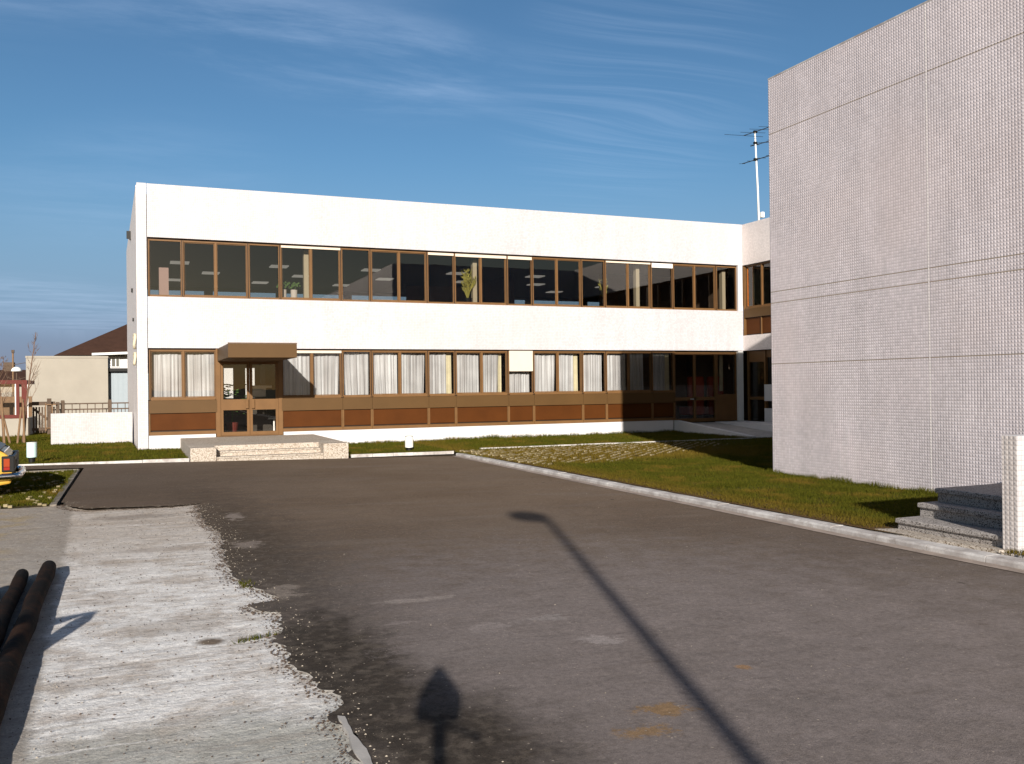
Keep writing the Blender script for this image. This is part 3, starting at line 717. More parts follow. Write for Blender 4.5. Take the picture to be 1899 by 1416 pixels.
mb = MB(); mb.box(X0+.012, X1-.2, YF+.10, YF+.20, 5.928, 5.968); mb.box(X0+.012, mods[0]-.002, YF+.04, YF+.16, 4.313, 5.966); mb.build('reveal_shadow_fill', M['bronze_dark'], bld)  # dark filler round the upper frames; its colour stands in for the recess shadow
mb = MB(); wbox(mb, mods[22]+.01, X1, YF+.004, YF+T, 4.312, 5.966); mb.build('corner_post', [M['render']]*3, bld)
lower = [(0,2),(4,6),(6,7),(7,9),(9,10),(10,12),(12,13),(13,15),(15,16),(16,18),(18,19)]
lb = {1:.07}
for i, (a, b) in enumerate(lower):
    window(front, mods[a], mods[b], 1.42, 2.825, b-a == 2, topblind=lb.get(i, 0), gm=M['glass_low'])
b = MB(front); b.box(mods[12]+.03, mods[13]-.04, .02, .05, 2.17, 2.835); b.build('roller_blind', M['blind'], bld, label='cream outside blind pulled halfway down a narrow window')
mb = MB(); mb.box(X0+.012, mods[2]-.04, YF+.10, YF+.21, 2.828, 2.868); mb.box(mods[4]+.04, mods[19]-.04, YF+.10, YF+.21, 2.828, 2.868); mb.build('head_shadow_fill', M['bronze_dark'], bld)  # dark strip over the lower frames, coloured as the shadow line under the wall
# sill band, panels, bottom rail: one set per bay
segs = [(0,2),(4,6),(6,7),(7,9),(9,10),(10,12),(12,13),(13,15),(15,16),(16,18),(18,19)]
for (a, b) in segs:
    u0, u1 = mods[a]+.004, mods[b]-.004
    if a == 0: u0 -= .02
    s_ = MB(); s_.box(u0, u1, YF+.025, YF+.11, 1.04, 1.395); s_.build('sill_panel', M['sillband'], bld)
    p = MB(); p.box(u0+.04, u1-.04, YF+.085, YF+.12, .56, 1.025); p.build('infill_panel', M['panel'], bld)
    r_ = MB(); r_.box(u0, u0+.037, YF+.05, YF+.12, .52, 1.036); r_.box(u1-.037, u1, YF+.05, YF+.12, .52, 1.036); r_.box(u0, u1, YF+.045, YF+.12, .425, .517); r_.build('panel_frame', M['bronze'], bld)
mb = MB(); mb.box(X0+.01, mods[2]-.05, YF+.122, YF+.2, .43, 1.41); mb.box(mods[4]+.05, mods[19], YF+.122, YF+.2, .43, 1.41); mb.build('backing', M['bronze_dark'], bld)

# ---- main door (bays 2-4)
u0, u1 = mods[2]+.0, mods[4]-.0
fr = MB(); 
fr.box(u0-.03, u0+.09, YF+.03, YF+.16, .335, 2.86); fr.box(u1-.09, u1+.03, YF+.03, YF+.16, .335, 2.86); fr.box(u0+.09, u1-.09, YF+.03, YF+.16, 2.50, 2.86)
fr.box(u0+.09, u1-.09, YF+.05, YF+.14, .335, .36)
fr.build('door_frame', M['bronze'], bld)
um = (u0+u1)/2
for sgn, (p, q) in ((-1,(u0+.092, um-.004)), (1,(um+.004, u1-.092))):
    d = MB()
    d.box(p, p+.075, YF+.06, YF+.115, .365, 2.495); d.box(q-.075, q, YF+.06, YF+.115, .365, 2.495)
    d.box(p+.075, q-.075, YF+.06, YF+.115, 2.41, 2.495); d.box(p+.075, q-.075, YF+.06, YF+.115, .365, .46)
    d.box(p+.075, q-.075, YF+.055, YF+.12, 1.09, 1.40)
    leaf = d.build('door', M['bronze'], bld)
    for za, zb in ((.46,1.09),(1.40,2.41)):
        g_ = MB(); g_.quad((p+.075,YF+.085,za),(q-.075,YF+.085,za),(q-.075,YF+.085,zb),(p+.075,YF+.085,zb)); g_.build('pane', M['glass_low'], leaf)
    h_ = MB(); hx = um+sgn*.085; h_.box(hx-.045, hx+.045, YF-.01, YF+.012, 1.13, 1.40); h_.box(hx-.02, hx+.02, YF+.012, YF+.054, 1.15, 1.19); h_.box(hx-.02, hx+.02, YF+.012, YF+.054, 1.34, 1.38)
    h_.build('handle', M['bronze'], leaf, bevel=.006)
# canopy
cx0, cx1, cy0 = 2.24, 3.97, 24.1
c = MB(); c.box(cx0, cx1, cy0, YF-.002, 2.50, 2.86); 
can = c.build('canopy', M['sillband'], bld, bevel=.008)
c = MB(); c.box(cx0-.006, cx1+.006, cy0-.006, cy0+.02, 2.862, 2.885); c.box(cx0+.10, cx1-.10, cy0+.10, YF-.10, 2.485, 2.498); c.build('canopy_trim', M['sillband'], can)

# ---- recessed garden entrance under the right end (bays 19-22)
pe = MB(front)
e0, e1 = mods[19], mods[22]
pe.box(e0-.03, e0+.06, .10, .22, .34, 2.86); pe.box(e0+.06, e1, .16, .24, 2.72, 2.86); pe.box(mods[21]-.06, mods[21]+.06, .12, .22, .34, 2.72); pe.box(e1-.06, e1+.03, .12,.22,.34,2.86); pe.box(e0+.06, mods[21]-.06, .16, .22, .34, .46); pe.box((e0+mods[21])/2-.05,(e0+mods[21])/2+.05,.15,.22,.46,2.72)
pe.box(mods[21]+.06, e1-.06, .15, .22, .34, 1.30); pe.box(e0+.06, mods[21]-.06, .15, .21, 1.1, 1.22)
gd = pe.build('garden_door', M['bronze'], bld)
for (a, b, za) in ((e0+.06,(e0+mods[21])/2-.05,.46),((e0+mods[21])/2+.05,mods[21]-.06,.46),(mods[21]+.06,e1-.06,1.3)):
    g_ = MB(front); g_.quad((a,.19,za),(b,.19,za),(b,.19,2.72),(a,.19,2.72)); g_.build('pane', M['glass_low'], gd)
h_ = MB(front); h_.box(mods[20]-.22, mods[20]-.08, .09, .12, 1.13, 1.165); h_.box(mods[20]-.2, mods[20]-.18,.12,.15,1.13,1.165); h_.build('handle', M['steel'], gd)
mb = MB(); wbox(mb, 20.28, 20.5, YF+.02, YF+.30, .33, 2.868); mb.build('corner_column', [M['white_paint']]*3, bld)

# ---- wing: west face on X = 20.5, running towards the camera behind the blank block
wl = 13.3
wall('wing_parapet_wall', (X1+.001, X1+T, YF-wl, YF-.001, 5.97, 7.455))
wall('wing_spandrel_wall', (X1+.001, X1+T, YF-wl, YF-.001, 2.87, 3.42))
for k in range(7):
    a, b = .04+k*1.85, .04+(k+1)*1.85
    w = window(wing, a, b, 4.40, 5.95, True, name='wing_window', gm=M['glass_low'])
    s_ = MB(wing); s_.box(a, b-.006, .02, .11, 4.06, 4.372); s_.build('sill_panel', M['sillband'], bld)
    p = MB(wing)
    p.box(a+.04, (a+b)/2-.02, .085, .12, 3.46, 4.04); p.box((a+b)/2+.02, b-.045, .085, .12, 3.46, 4.04); p.build('infill_panel', M['panel'], bld)
    r_ = MB(wing); r_.box(a, a+.037, .05, .12, 3.425, 4.055); r_.box((a+b)/2-.018,(a+b)/2+.018,.05,.12,3.425,4.055); r_.build('panel_frame', M['bronze'], bld)
mb = MB(wing); mb.box(-.0, .038, .02, .21, 3.422, 5.966); mb.build('corner_mullion', M['bronze'], bld)
mb = MB(wing); mb.box(.04, wl, .125, .2, 3.43, 4.38); mb.build('backing', M['bronze_dark'], bld)
# ground floor of the wing: dark door bay, then low white tiled panels with a slot
mb = MB(wing); mb.box(.02,.10,.14,.24,.33,2.86); mb.box(.10,1.0,.16,.24,2.45,2.86); mb.box(1.0,1.08,.12,.24,.33,2.86); mb.box(.10,1.0,.18,.22,1.1,1.2); mb.box(1.08,wl,.16,.24,2.60,2.86)
wd = mb.build('wing_door', M['bronze'], bld)
g_ = MB(wing); g_.quad((.10,.20,.35),(1.0,.20,.35),(1.0,.20,2.45),(.10,.20,2.45)); g_.build('pane', M['glass_low'], wd)
mb = MB(wing); mb.box(1.085, 5.2, .05, .2, 1.06, 1.64); mb.build('tiled_panel', M['render'], bld)
mb = MB(wing); mb.box(1.085, 5.2, .05, .2, .10, .80); mb.box(5.2, wl, .05,.2,.0,1.6); mb.build('tiled_panel', M['render'], bld)
mb = MB(wing); mb.box(1.1, wl, .21, .25, .33, 2.6); mb.build('dark_glazing', M['black'], bld)
# garden entrance terrace and ramp
tr = empty('entrance_ramp', (18.5,25,0), 'low pale concrete ramp rising in shade to the garden door', 'ramp')
mb = MB()
mb.add([(17.5,27.22,-.1),(17.5,23.0,-.1),(17.72,23.0,-.1),(17.72,27.22,-.1),(17.5,27.22,.42),(17.5,23.0,.06),(17.72,23.0,.06),(17.72,27.22,.42)], [(0,3,2,1),(4,5,6,7),(0,1,5,4),(1,2,6,5),(2,3,7,6),(3,0,4,7)])
mb.build('ramp_wall', M['render'], tr)
mb = MB(); mb.add([(17.725,27.2,-.1),(17.725,22.9,-.1),(19.2,22.9,-.1),(19.2,27.2,-.1),(17.725,27.2,.315),(17.725,22.9,.02),(19.2,22.9,.02),(19.2,27.2,.315)], [(0,3,2,1),(4,5,6,7),(0,1,5,4),(1,2,6,5),(2,3,7,6),(3,0,4,7)])
mb.build('ramp_floor', M['concrete'], tr)
mb = MB(); mb.box(19.205, 20.48, 22.9, 27.2, -.1, .33); mb.build('terrace', M['render'], tr)

# ---- antenna
an = empty('roof_antenna', (25.75, 33, 7.2), 'tall white television mast with three dark aerials on the roof', 'antenna')
mb = MB(); mb.tube([(25.80,33,7.2),(25.72,33,10.2),(25.60,33,12.85)], [.05,.045,.035], 8); mb.build('mast', M['white_paint'], an, smooth=True)
mb = MB(); mb.box(25.85,26.0,32.9,33.1,9.05,9.3); mb.build('mast_box', M['opal_white'], an, bevel=.02)
def aerial(z, x0, x1, dz, els):
    mb = MB(); mb.tube([(x0,33.2,z-dz),(x1,32.6,z+dz)], .018, 6); mb.box(25.54,25.70,32.95,33.05,z-.05,z+.05)
    for (t_, half, tilt) in els:
        x = x0+(x1-x0)*t_; zz = z-dz+2*dz*t_; y = 33.2-.6*t_
        mb.tube([(x-half,y+half*.9,zz+half*tilt),(x+half,y-half*.9,zz-half*tilt)], .009, 5)
    mb.build('aerial', M['black'], an)
aerial(12.85, 25.15, 26.1, .16, [(0,.62,.22),(.35,.4,.18),(.7,.4,.2),(1,.35,.18)])
aerial(12.35, 25.5, 26.3, .10, [(.2,.15,.1),(.6,.2,.1),(1,.2,.1)])
aerial(11.62, 25.05, 26.3, .19, [(.0,.1,.1),(.3,.15,.1),(.6,.15,.1),(.9,.15,.1)])

# ================================================================= entrance steps
es = empty('entrance_steps', (3.08, 24.8, 0), 'exposed-aggregate landing with three steps in front of the main door', 'steps')
mb = MB(); mb.box(1.22, 4.94, 23.12, YF-.0, -.2, .33); mb.build('landing', M['granite'], es, bevel=.006)
mb = MB(); mb.box(1.22, 1.80, 22.46, 23.118, -.2, .327); mb.build('cheek_wall', M['granite'], es, bevel=.006)
mb = MB(); mb.box(4.32, 4.94, 22.46, 23.118, -.2, .327); mb.build('cheek_wall', M['granite'], es, bevel=.006)
for y_, z_ in ((22.50,.09),(22.80,.205)):
    mb = MB(); mb.box(1.802, 4.318, y_, 23.116, z_-.035, z_); mb.box(1.802, 4.318, y_+.025, 23.1, -.2, z_-.037); mb.build('step', M['granite'], es, bevel=.004)

# ================================================================= blank block on the right
bb = empty('blank_block', (15, 5, 0), 'tall windowless block faced with raised white mosaic tiles', 'building')
mb = MB()
BX, BY, BZ = 11.10, 13.90, 7.40
wbox(mb, BX, XW, -22.0, BY, -.1, BZ)
mb.build('tiled_wall', [M['tile_y'], M['tile_x'], M['roofing']], bb)
mb = MB(); mb.box(BX-.004, BX+.3, -22.0, BY+.004, BZ+.001, BZ+.03); mb.box(BX+.3, XW, BY-.3, BY+.004, BZ+.001, BZ+.03); mb.build('coping', M['kerb'], bb)

# granite steps + wing wall
gs = empty('granite_steps', (8.9, 7.2, 0), 'three speckled granite steps climbing to the blank wall', 'steps')
for k, (x_, z_) in enumerate(((8.06,.130),(8.40,.285),(8.68,.44))):
    mb = MB(); mb.box(x_, (x_+.42 if k < 2 else BX-.01), 6.535, 7.95-.0*k, z_-.055, z_); mb.build('tread', M['granite_dark'], gs, bevel=.012)
    mb = MB(); mb.box(x_+.03, (x_+.40 if k < 2 else BX-.02), 6.54, 7.93, -.1, z_-.057); mb.build('riser', M['granite_dark'], gs)
ww = empty('wing_wall', (9, 6.55, 0), 'low tiled wing wall beside the granite steps at the right edge', 'wall')
mb = MB(); wbox(mb, 8.035, BX-.005, 6.355, 6.525, -.1, 1.145); mb.build('wall_body', [M['tile_y'], M['tile_bx'], M['render']], ww)
mb = MB(); mb.prism([(7.86,8.05),(7.88,7.2),(7.95,6.50),(8.03,6.42),(8.03,6.53),(8.09,6.54),(8.09,7.96)], -.05, .006)
struct(mb.build('granite_paving', M['granite']))
# ================================================================= curtains
def curtain(u0, u1, z0, z1, y, mat, label, name='curtain', cat='curtain', group='net curtains in the ground-floor windows', taper=(0,0), seed=0, fn=None, amp=.035):
    r_ = random.Random(seed); nu = max(12, int((u1-u0)/.012)); nz = 8; v = []; f = []
    ph = [r_.uniform(0, 6.3) for _ in range(4)]
    fn = fn or (lambda a, b, c: (a, b, c))
    for j in range(nz+1):
        t_ = j/nz; z = z1+(z0-z1)*t_
        a = u0+taper[0]*t_**1.5*(u1-u0); b = u1-taper[1]*t_**1.5*(u1-u0)
        for i in range(nu+1):
            s_ = i/nu; u = a+(b-a)*s_; w = s_*(u1-u0)
            d = amp*(math.sin(w*58+ph[0]+.6*math.sin(w*9+ph[1]))*.6+math.sin(w*31+ph[2])*.5)*(.45+.55*t_)+.02*math.sin(w*7+ph[3]+t_)
            zz = z + (.012*math.sin(w*70+ph[1]) if j in (0,) else 0) + (.01*math.sin(w*5+ph[2]) if j == nz else 0)
            v.append(fn(u, y+d, zz))
    for j in range(nz):
        for i in range(nu): f.append((j*(nu+1)+i, j*(nu+1)+i+1, (j+1)*(nu+1)+i+1, (j+1)*(nu+1)+i))
    me = bpy.data.meshes.new(name); me.from_pydata(v, [], f); me.materials.append(mat); me.polygons.foreach_set('use_smooth', [True]*len(f))
    o = bpy.data.objects.new(name, me); COL.objects.link(o); return tag(o, label, cat, group)
ordn = ['first','second','third','fourth','fifth','sixth','seventh','eighth','ninth','tenth']
CY = YF+.30
def pane_ranges(a, b):
    u0, u1 = mods[a], mods[b]
    if b-a == 2: m_ = (u0+u1)/2; return [('left', u0+.05, m_-.03), ('right', m_+.03, u1-.05)]
    return [('single', u0+.05, u1-.05)]
tap = {(0,'left'):(0,.0),(0,'right'):(.02,0),(3,'left'):(.10,0),(3,'right'):(0,.05),(4,'single'):(0,0),(5,'left'):(0,0),(5,'right'):(0,.05),(8,'single'):(0,0)}
for i, (a, b) in enumerate(lower):
    for nm, p, q in pane_ranges(a, b):
        side_ = 'of the window left of the door' if i == 0 else f'of the {ordn[i-1]} lower window right of the door'
        pane_ = {'left':'in the left pane','right':'in the right pane','single':'filling the narrow pane'}[nm]
        q2 = q
        if (i, nm) in ((4,'single'),(5,'right'),(7,'right'),(9,'right'),(10,'single')): q2 = q-.19
        z1 = 2.80 if i != 6 else 2.78
        curtain(p, q2, 1.47, z1, CY, M['curtain'], f'white net curtain {pane_} {side_}', taper=tap.get((i,nm),(random.choice((0,0,.05,.09)), random.choice((0,0,.04)))), seed=i*7+len(nm))
        if q2 != q and i != 9:
            curtain(q2-.02, q-.0-(.08 if i == 5 else 0), 1.47, 2.80, CY+.03, M['yellow_cloth'], f'cream yellow drape at the edge {side_}', group='cream drapes beside the net curtains', seed=i, amp=.02)
curtain(18.9+.9, 19.95, 1.4, 2.75, YF+.5, M['yellow_cloth'], 'dim yellowish drape hanging in the shaded garden-door window', group=None, seed=41, amp=.02)
# orange and white drapes in the wing, upper floor
curtain(20.62, 20.76, 4.46, 5.9, 27.10, M['orange_cloth'], 'orange drape at the corner end of the upper wing window', group='drapes in the upper wing window', seed=3, amp=.02)
curtain(20.63, 20.73, 4.46, 5.9, 26.84, M['orange_cloth'], 'narrow orange drape next to the wing window mullion', group='drapes in the upper wing window', seed=4, amp=.02)
curtain(1.15, 1.5, 4.46, 5.9, .34, M['curtain'], 'pale drape in the right half of the upper wing window', group='drapes in the upper wing window', seed=5, fn=wing, amp=.02)

# plants behind the upper windows
def stalks(x, y, z, n, h, spread, mat, label, potmat):
    r_ = random.Random(int(x*10)); e = empty('potted_plant', (x, y, z), label, 'plant')
    mb = MB(); mb.lathe((x,y,z), [(.10,0),(.14,.22),(.15,.24),(.12,.24),(.11,.2)], 14); mb.build('pot', potmat, e, smooth=False)
    mb = MB()
    for i in range(n):
        a = r_.uniform(0, 6.28); hh = h*r_.uniform(.55,1.05); s_ = spread*r_.uniform(.2,1); k = r_.uniform(-.1,.1)
        p = [(x,y,z+.2),(x+math.cos(a)*s_*.3,y+math.sin(a)*s_*.3,z+.2+hh*.4),(x+math.cos(a)*s_*.8+k,y+math.sin(a)*s_*.6,z+.2+hh*.8),(x+math.cos(a)*s_*1.1+k,y+math.sin(a)*s_,z+.2+hh)]
        mb.tube(p, [.014,.018,.016,.004], 5)
        for q in range(5):
            b0 = Vector(p[1]).lerp(Vector(p[3]), q/5); aa = r_.uniform(0,6.28); l = h*.14
            mb.add([tuple(b0), (b0.x+math.cos(aa)*l*.5-.02,b0.y+math.sin(aa)*l*.4,b0.z+l*.5),(b0.x+math.cos(aa)*l,b0.y+math.sin(aa)*l,b0.z+l),(b0.x+math.cos(aa)*l*.5+.02,b0.y,b0.z+l*.45)], [(0,1,2,3)])
    mb.build('leaves', mat, e)
stalks(10.02, YF+.40, 4.30, 26, 1.0, .30, M['plantyellow'], 'tall yellow-green stalky plant in the upper window, left of a cream post', M['black'])
stalks(15.02, YF+.42, 4.30, 15, .85, .16, M['plantyellow'], 'narrower pale green stalky plant in an upper window near the right end', M['black'])
for i, x in enumerate((4.18, 4.50)):
    e = empty('planter', (x, YF+.45, 4.33), ('pale tall planter with small green leaves, left one of two upstairs' if i == 0 else 'pale tall planter with small green leaves, right one of two upstairs'), 'planter', 'pale planters on the upstairs sill')
    mb = MB(); mb.lathe((x,YF+.5,4.20), [(.09,0),(.10,.45),(.11,.46),(.09,.46)], 14); mb.build('pot', M['blind_white'], e)
    mb = MB(); r_ = random.Random(i)
    for k in range(34):
        a = r_.uniform(0,6.28); s_ = r_.uniform(.02,.2); zz = 4.68+r_.uniform(0,.16)
        px_, py_ = x+math.cos(a)*s_, YF+.5+math.sin(a)*s_
        mb.add([(px_,py_,zz),(px_+.04,py_,zz+.03),(px_+.02,py_+.01,zz+.07),(px_-.02,py_,zz+.04)], [(0,1,2,3)])
    mb.build('leaves', M['plantgreen'], e)
# reception things seen through the glazed main door
e = empty('reception_desk', (3.7, YF+1.7, .33), 'dark reception desk behind the right leaf of the main door', 'desk')
mb = MB(); mb.box(3.25, 4.25, YF+1.5, YF+1.54, .33, 1.42); mb.build('front_panel', M['dark'], e)
mb = MB(); mb.box(3.2, 4.3, YF+1.45, YF+2.1, 1.425, 1.45); mb.build('desk_top', M['wood_dark'], e)
mb = MB(); mb.box(3.32, 3.85, YF+1.5, YF+1.75, 1.452, 1.66); mb.box(3.36, 4.0, YF+1.8, YF+2.0, 1.452, 1.80); tag(mb.build('paper_tray', M['blind_white'], None, bevel=.01), 'pale paper trays standing on the reception desk', 'paper tray')
e = empty('office_chair', (3.95, YF+1.2, .33), 'black office chair in front of the reception desk', 'chair')
mb = MB(); mb.box(3.75, 4.15, YF+1.25, YF+1.31, .95, 1.72); mb.build('backrest', M['black'], e, bevel=.02)
mb = MB(); mb.box(3.75, 4.15, YF+.85, YF+1.25, .76, .84); mb.build('seat', M['black'], e, bevel=.02)
mb = MB(); mb.tube([(3.95,YF+1.05,.76),(3.95,YF+1.05,.42)], .03, 6); mb.tube([(3.7,YF+1.05,.36),(4.2,YF+1.05,.36)], .02, 5); mb.tube([(3.95,YF+.8,.36),(3.95,YF+1.3,.36)], .02, 5); mb.build('base', M['steel'], e)
curtain(2.35, 2.75, 1.3, 2.75, YF+8.6, M['curtain'], 'pale net curtain at the back of the entrance hall', group=None, seed=77)
for i, (x, y, l) in enumerate(((2.75, YF+1.3, 'bushy dark house plant behind the left door leaf'), (2.45, YF+2.1, 'second leafy house plant deeper in the entrance hall'))):
    e = empty('house_plant', (x, y, .33), l, 'plant'); r_ = random.Random(i+5)
    mb = MB(); mb.lathe((x,y,.33), [(.13,0),(.18,.35),(.19,.37),(.15,.36)], 14); mb.build('pot', M['redpaint'], e)
    mb = MB(); mb.tube([(x,y,.6),(x+.02,y,1.3)], .02, 5)
    for k in range(70):
        a = r_.uniform(0,6.28); s_ = r_.uniform(.05,.34); zz = .9+r_.uniform(0,.95)
        px_, py_ = x+math.cos(a)*s_, y+math.sin(a)*s_; q = r_.uniform(.08,.16)
        mb.add([(px_,py_,zz),(px_+q*math.cos(a+.6),py_+q*math.sin(a+.6),zz+.03),(px_+q*1.4*math.cos(a),py_+q*1.4*math.sin(a),zz-.02),(px_+q*math.cos(a-.6),py_+q*math.sin(a-.6),zz+.02)], [(0,1,2,3)])
    mb.build('leaves', M['plantgreen'], e)
for i, (x, l) in enumerate(((18.9,'red armchair just visible through the dark garden door'),(19.75,'red armchair behind the narrow window by the corner column'))):
    e = empty('armchair', (x, YF+1.0, .33), l, 'armchair', 'red armchairs in the lobby')
    mb = MB(); mb.box(x-.3, x+.3, YF+.8, YF+1.4, .55, .85); mb.build('seat', M['red_cloth'], e, bevel=.05)
    mb = MB(); mb.box(x-.33, x+.33, YF+.62, YF+.8, .55, 1.95); mb.build('backrest', M['red_cloth'], e, bevel=.06)
    mb = MB(); mb.box(x-.3, x+.3, YF+.7, YF+1.3, .33, .54); mb.build('base', M['black'], e)

# ================================================================= bollard lamps
def bollard(x, y, z, h, label, mat):
    e = empty('bollard_lamp', (x, y, z), label, 'lamp', 'low bollard lamps in the grass')
    mb = MB(); mb.lathe((x,y,z), [(.07,-.1),(.07,.125),(.085,.13),(.085,.15)], 20); mb.build('post', M['black'], e)
    mb = MB(); mb.lathe((x,y,z), [(.10,.151),(.108,.16),(.108,h-.035),(.100,h-.02)], 24); mb.build('shade', mat, e)
    mb = MB(); mb.lathe((x,y,z), [(.10,h-.019),(.112,h-.015),(.112,h-.004),(.09,h)], 24); mb.build('cap', M['white_paint'] if mat is M['opal'] else M['steel'], e)
bollard(-2.16, 23.55, .03, .50, 'squat white bollard lamp with bluish shade in the grass left of the steps', M['opal'])
bollard(6.76, 23.35, -.06, .46, 'small white bollard lamp in the lawn strip right of the steps', M['opal_white'])

# ================================================================= left-hand background
lw = empty('low_wall', (-1.2, 31.5, 0), 'low white tiled garden wall standing left of the office corner', 'wall')
mb = MB(); wbox(mb, -2.36, -.03, 31.5, 31.68, -.1, 1.0); mb.build('wall_body', [M['tile_low'], M['tile_wing'], M['render']], lw)
# timber fence behind it
fe = empty('timber_fence', (-1.5, 39, 0), 'brown timber rail fence behind the low white wall', 'fence')
for z in (1.20, .98): 
    mb = MB(); mb.box(-2.9, .9, 38.98, 39.03, z-.025, z+.025); mb.build('rail', M['wood_dark'], fe)
for x in (-2.50, -.84, .75):
    mb = MB(); mb.box(x-.07, x+.07, 38.9, 38.97, 0, 1.30); mb.prism([(x-.06,38.905),(x+.06,38.905),(x+.06,38.965),(x-.06,38.965)], 1.3, 1.34); mb.build('post', M['wood_dark'], fe)
mb = MB()
x = -2.72
k = 0
while x < .9:
    mb.box(x-.014, x+.014, 38.965 if False else 39.032, 39.06, .05, 1.0 if k % 2 else 1.2); x += .135; k += 1
mb.build('pickets', M['wood_dark'], fe)
ga = empty('timber_gate', (-3.1, 39, 0), 'dark timber gate with diagonal brace left of the fence', 'gate')
mb = MB(); mb.box(-3.02,-2.88,38.7,38.84,0,1.42); mb.box(-2.72,-2.60,38.7,38.8,0,1.28); mb.build('post', M['wood_dark'], ga)
mb = MB(); mb.box(-3.55,-2.75,38.86,38.90,1.16,1.30); mb.box(-3.55,-2.75,38.86,38.90,.2,.3)
for i in range(8): mb.box(-3.53+i*.1,-3.47+i*.1,38.905,38.93,.12,1.1)
mb.add([(-3.5,38.85,1.1),(-3.5,38.85,.98),(-3.0,38.85,.55),(-3.0,38.85,.67)], [(0,1,2,3)]); mb.build('leaf', M['wood_dark'], ga)
mb = MB(); mb.box(-3.06,-2.70,38.60,38.64,1.17,1.21); mb.box(-3.06,-2.70,38.60,38.64,.28,.32); mb.box(-3.08,-3.04,38.60,38.64,.2,1.25); mb.box(-2.86,-2.82,38.6,38.64,.2,1.2); mb.build('brace_frame', M['wood_pale'], ga)
# flat-roofed beige outbuilding
ob = empty('outbuilding', (-2.7, 48, 0), 'plain beige flat-roofed outbuilding behind the fence', 'building')
mb = MB(); mb.box(-4.42, -1.06, 46, 51, -.2, 3.2); mb.build('wall', M['beige'], ob)
mb = MB(); mb.box(-4.44, -1.04, 45.97, 51.02, 3.2, 3.29); mb.build('roof', M['beige'], ob)
sh = empty('sheet_shed', (-.1, 47.5, 0), 'pale blue ribbed sheet shed with a black gutter beside the office side wall', 'shed')
mb = MB()
x = -1.055
while x < 2.5: mb.box(x, x+.20, 46.4, 46.44, -.2, 2.5); mb.box(x+.20, x+.215, 46.41, 46.44, -.2, 2.5); x += .215
mb.box(-1.05, 2.4, 46.45, 50, -.2, 2.52); mb.build('wall', M['bluepanel'], sh)
mb = MB(); mb.box(-1.05, 2.5, 46.2, 50.1, 2.58, 2.73); mb.build('roof', M['black'], sh)
# house with brown hipped roof
ho = empty('house', (3, 66, 0), 'white house with a dark brown hipped roof behind the outbuilding', 'house')
mb = MB(); mb.box(-3.2, 12, 62.0, 74, -.2, 4.05); mb.build('wall', M['render'], ho)
mb = MB(); mb.add([(-4.4,61.3,3.85),(12.6,61.3,4.15),(12.6,75,4.15),(-4.4,75,3.85),(0.6,66.5,6.6),(8,66.5,6.9),(8,69,6.9),(.6,69,6.6)],
                  [(0,1,5,4),(1,2,6,5),(2,3,7,6),(3,0,4,7),(4,5,6,7),(0,3,2,1)]); mb.build('roof', M['roof_tiles'], ho)
mb = MB(); mb.add([(-2.3,61.2,3.86),(12.7,61.2,4.48),(12.7,61.28,4.48),(-2.3,61.28,3.86),(-2.3,61.2,4.0),(12.7,61.2,4.64),(12.7,61.28,4.64),(-2.3,61.28,4.0)], [(0,3,2,1),(4,5,6,7),(0,1,5,4),(1,2,6,5),(2,3,7,6),(3,0,4,7)]); mb.build('gutter', M['white_paint'], ho)
w = MB(); w.box(-1.25,-.75,61.93,61.99,3.15,3.75); w = w.build('window', M['white_paint'], ho)
mb = MB(); mb.box(-1.2,-1.02,61.90,61.925,3.2,3.7); mb.box(-.95,-.8,61.90,61.925,3.2,3.7); mb.build('pane', M['carglass'], w)
for zz in (3.25, 3.4, 3.55):
    mb = MB(); mb.box(-1.75,-1.3,61.9,61.96,zz,zz+.06); mb.build('shutter_slat', M['wood_dark'], ho)
# glazed shelter with red steel frame on a low concrete base
rs = empty('glazed_shelter', (-4.7, 38, 0), 'red steel framed glazed shelter on a low concrete base at the left edge', 'shelter')
mb = MB(); mb.box(-6.6,-3.60,38,38.15,-.1,.70); mb.box(-3.75,-3.60,38.15,41,-.1,.70); mb.build('base_wall', M['beige'], rs)
mb = MB()
mb.box(-6.6,-3.62,37.98,38.10,.71,.84); mb.box(-6.6,-3.62,37.98,38.10,1.98,2.12); mb.box(-3.80,-3.62,37.97,38.11,.84,1.98); mb.box(-3.98,-3.88,37.98,38.1,.84,1.98); mb.box(-5.3,-5.2,37.98,38.1,.84,1.98)
mb.box(-3.76,-3.64,38.2,41,1.98,2.12); mb.build('frame', M['redpaint'], rs)
mb = MB(); mb.box(-4.02,-3.985,37.985,38.0,.84,1.98); mb.box(-3.615,-3.585,37.99,38.05,.72,1.95); mb.build('trim', M['white_paint'], rs)
mb = MB(); mb.quad((-6.6,38.05,.84),(-4.0,38.05,.84),(-4.0,38.05,1.98),(-6.6,38.05,1.98)); mb.build('pane', M['glass_low'], rs)
mb = MB(); mb.box(-6.6,-3.7,40.6,40.7,-.1,1.5); mb.build('back_board', M['wood_pale'], rs)
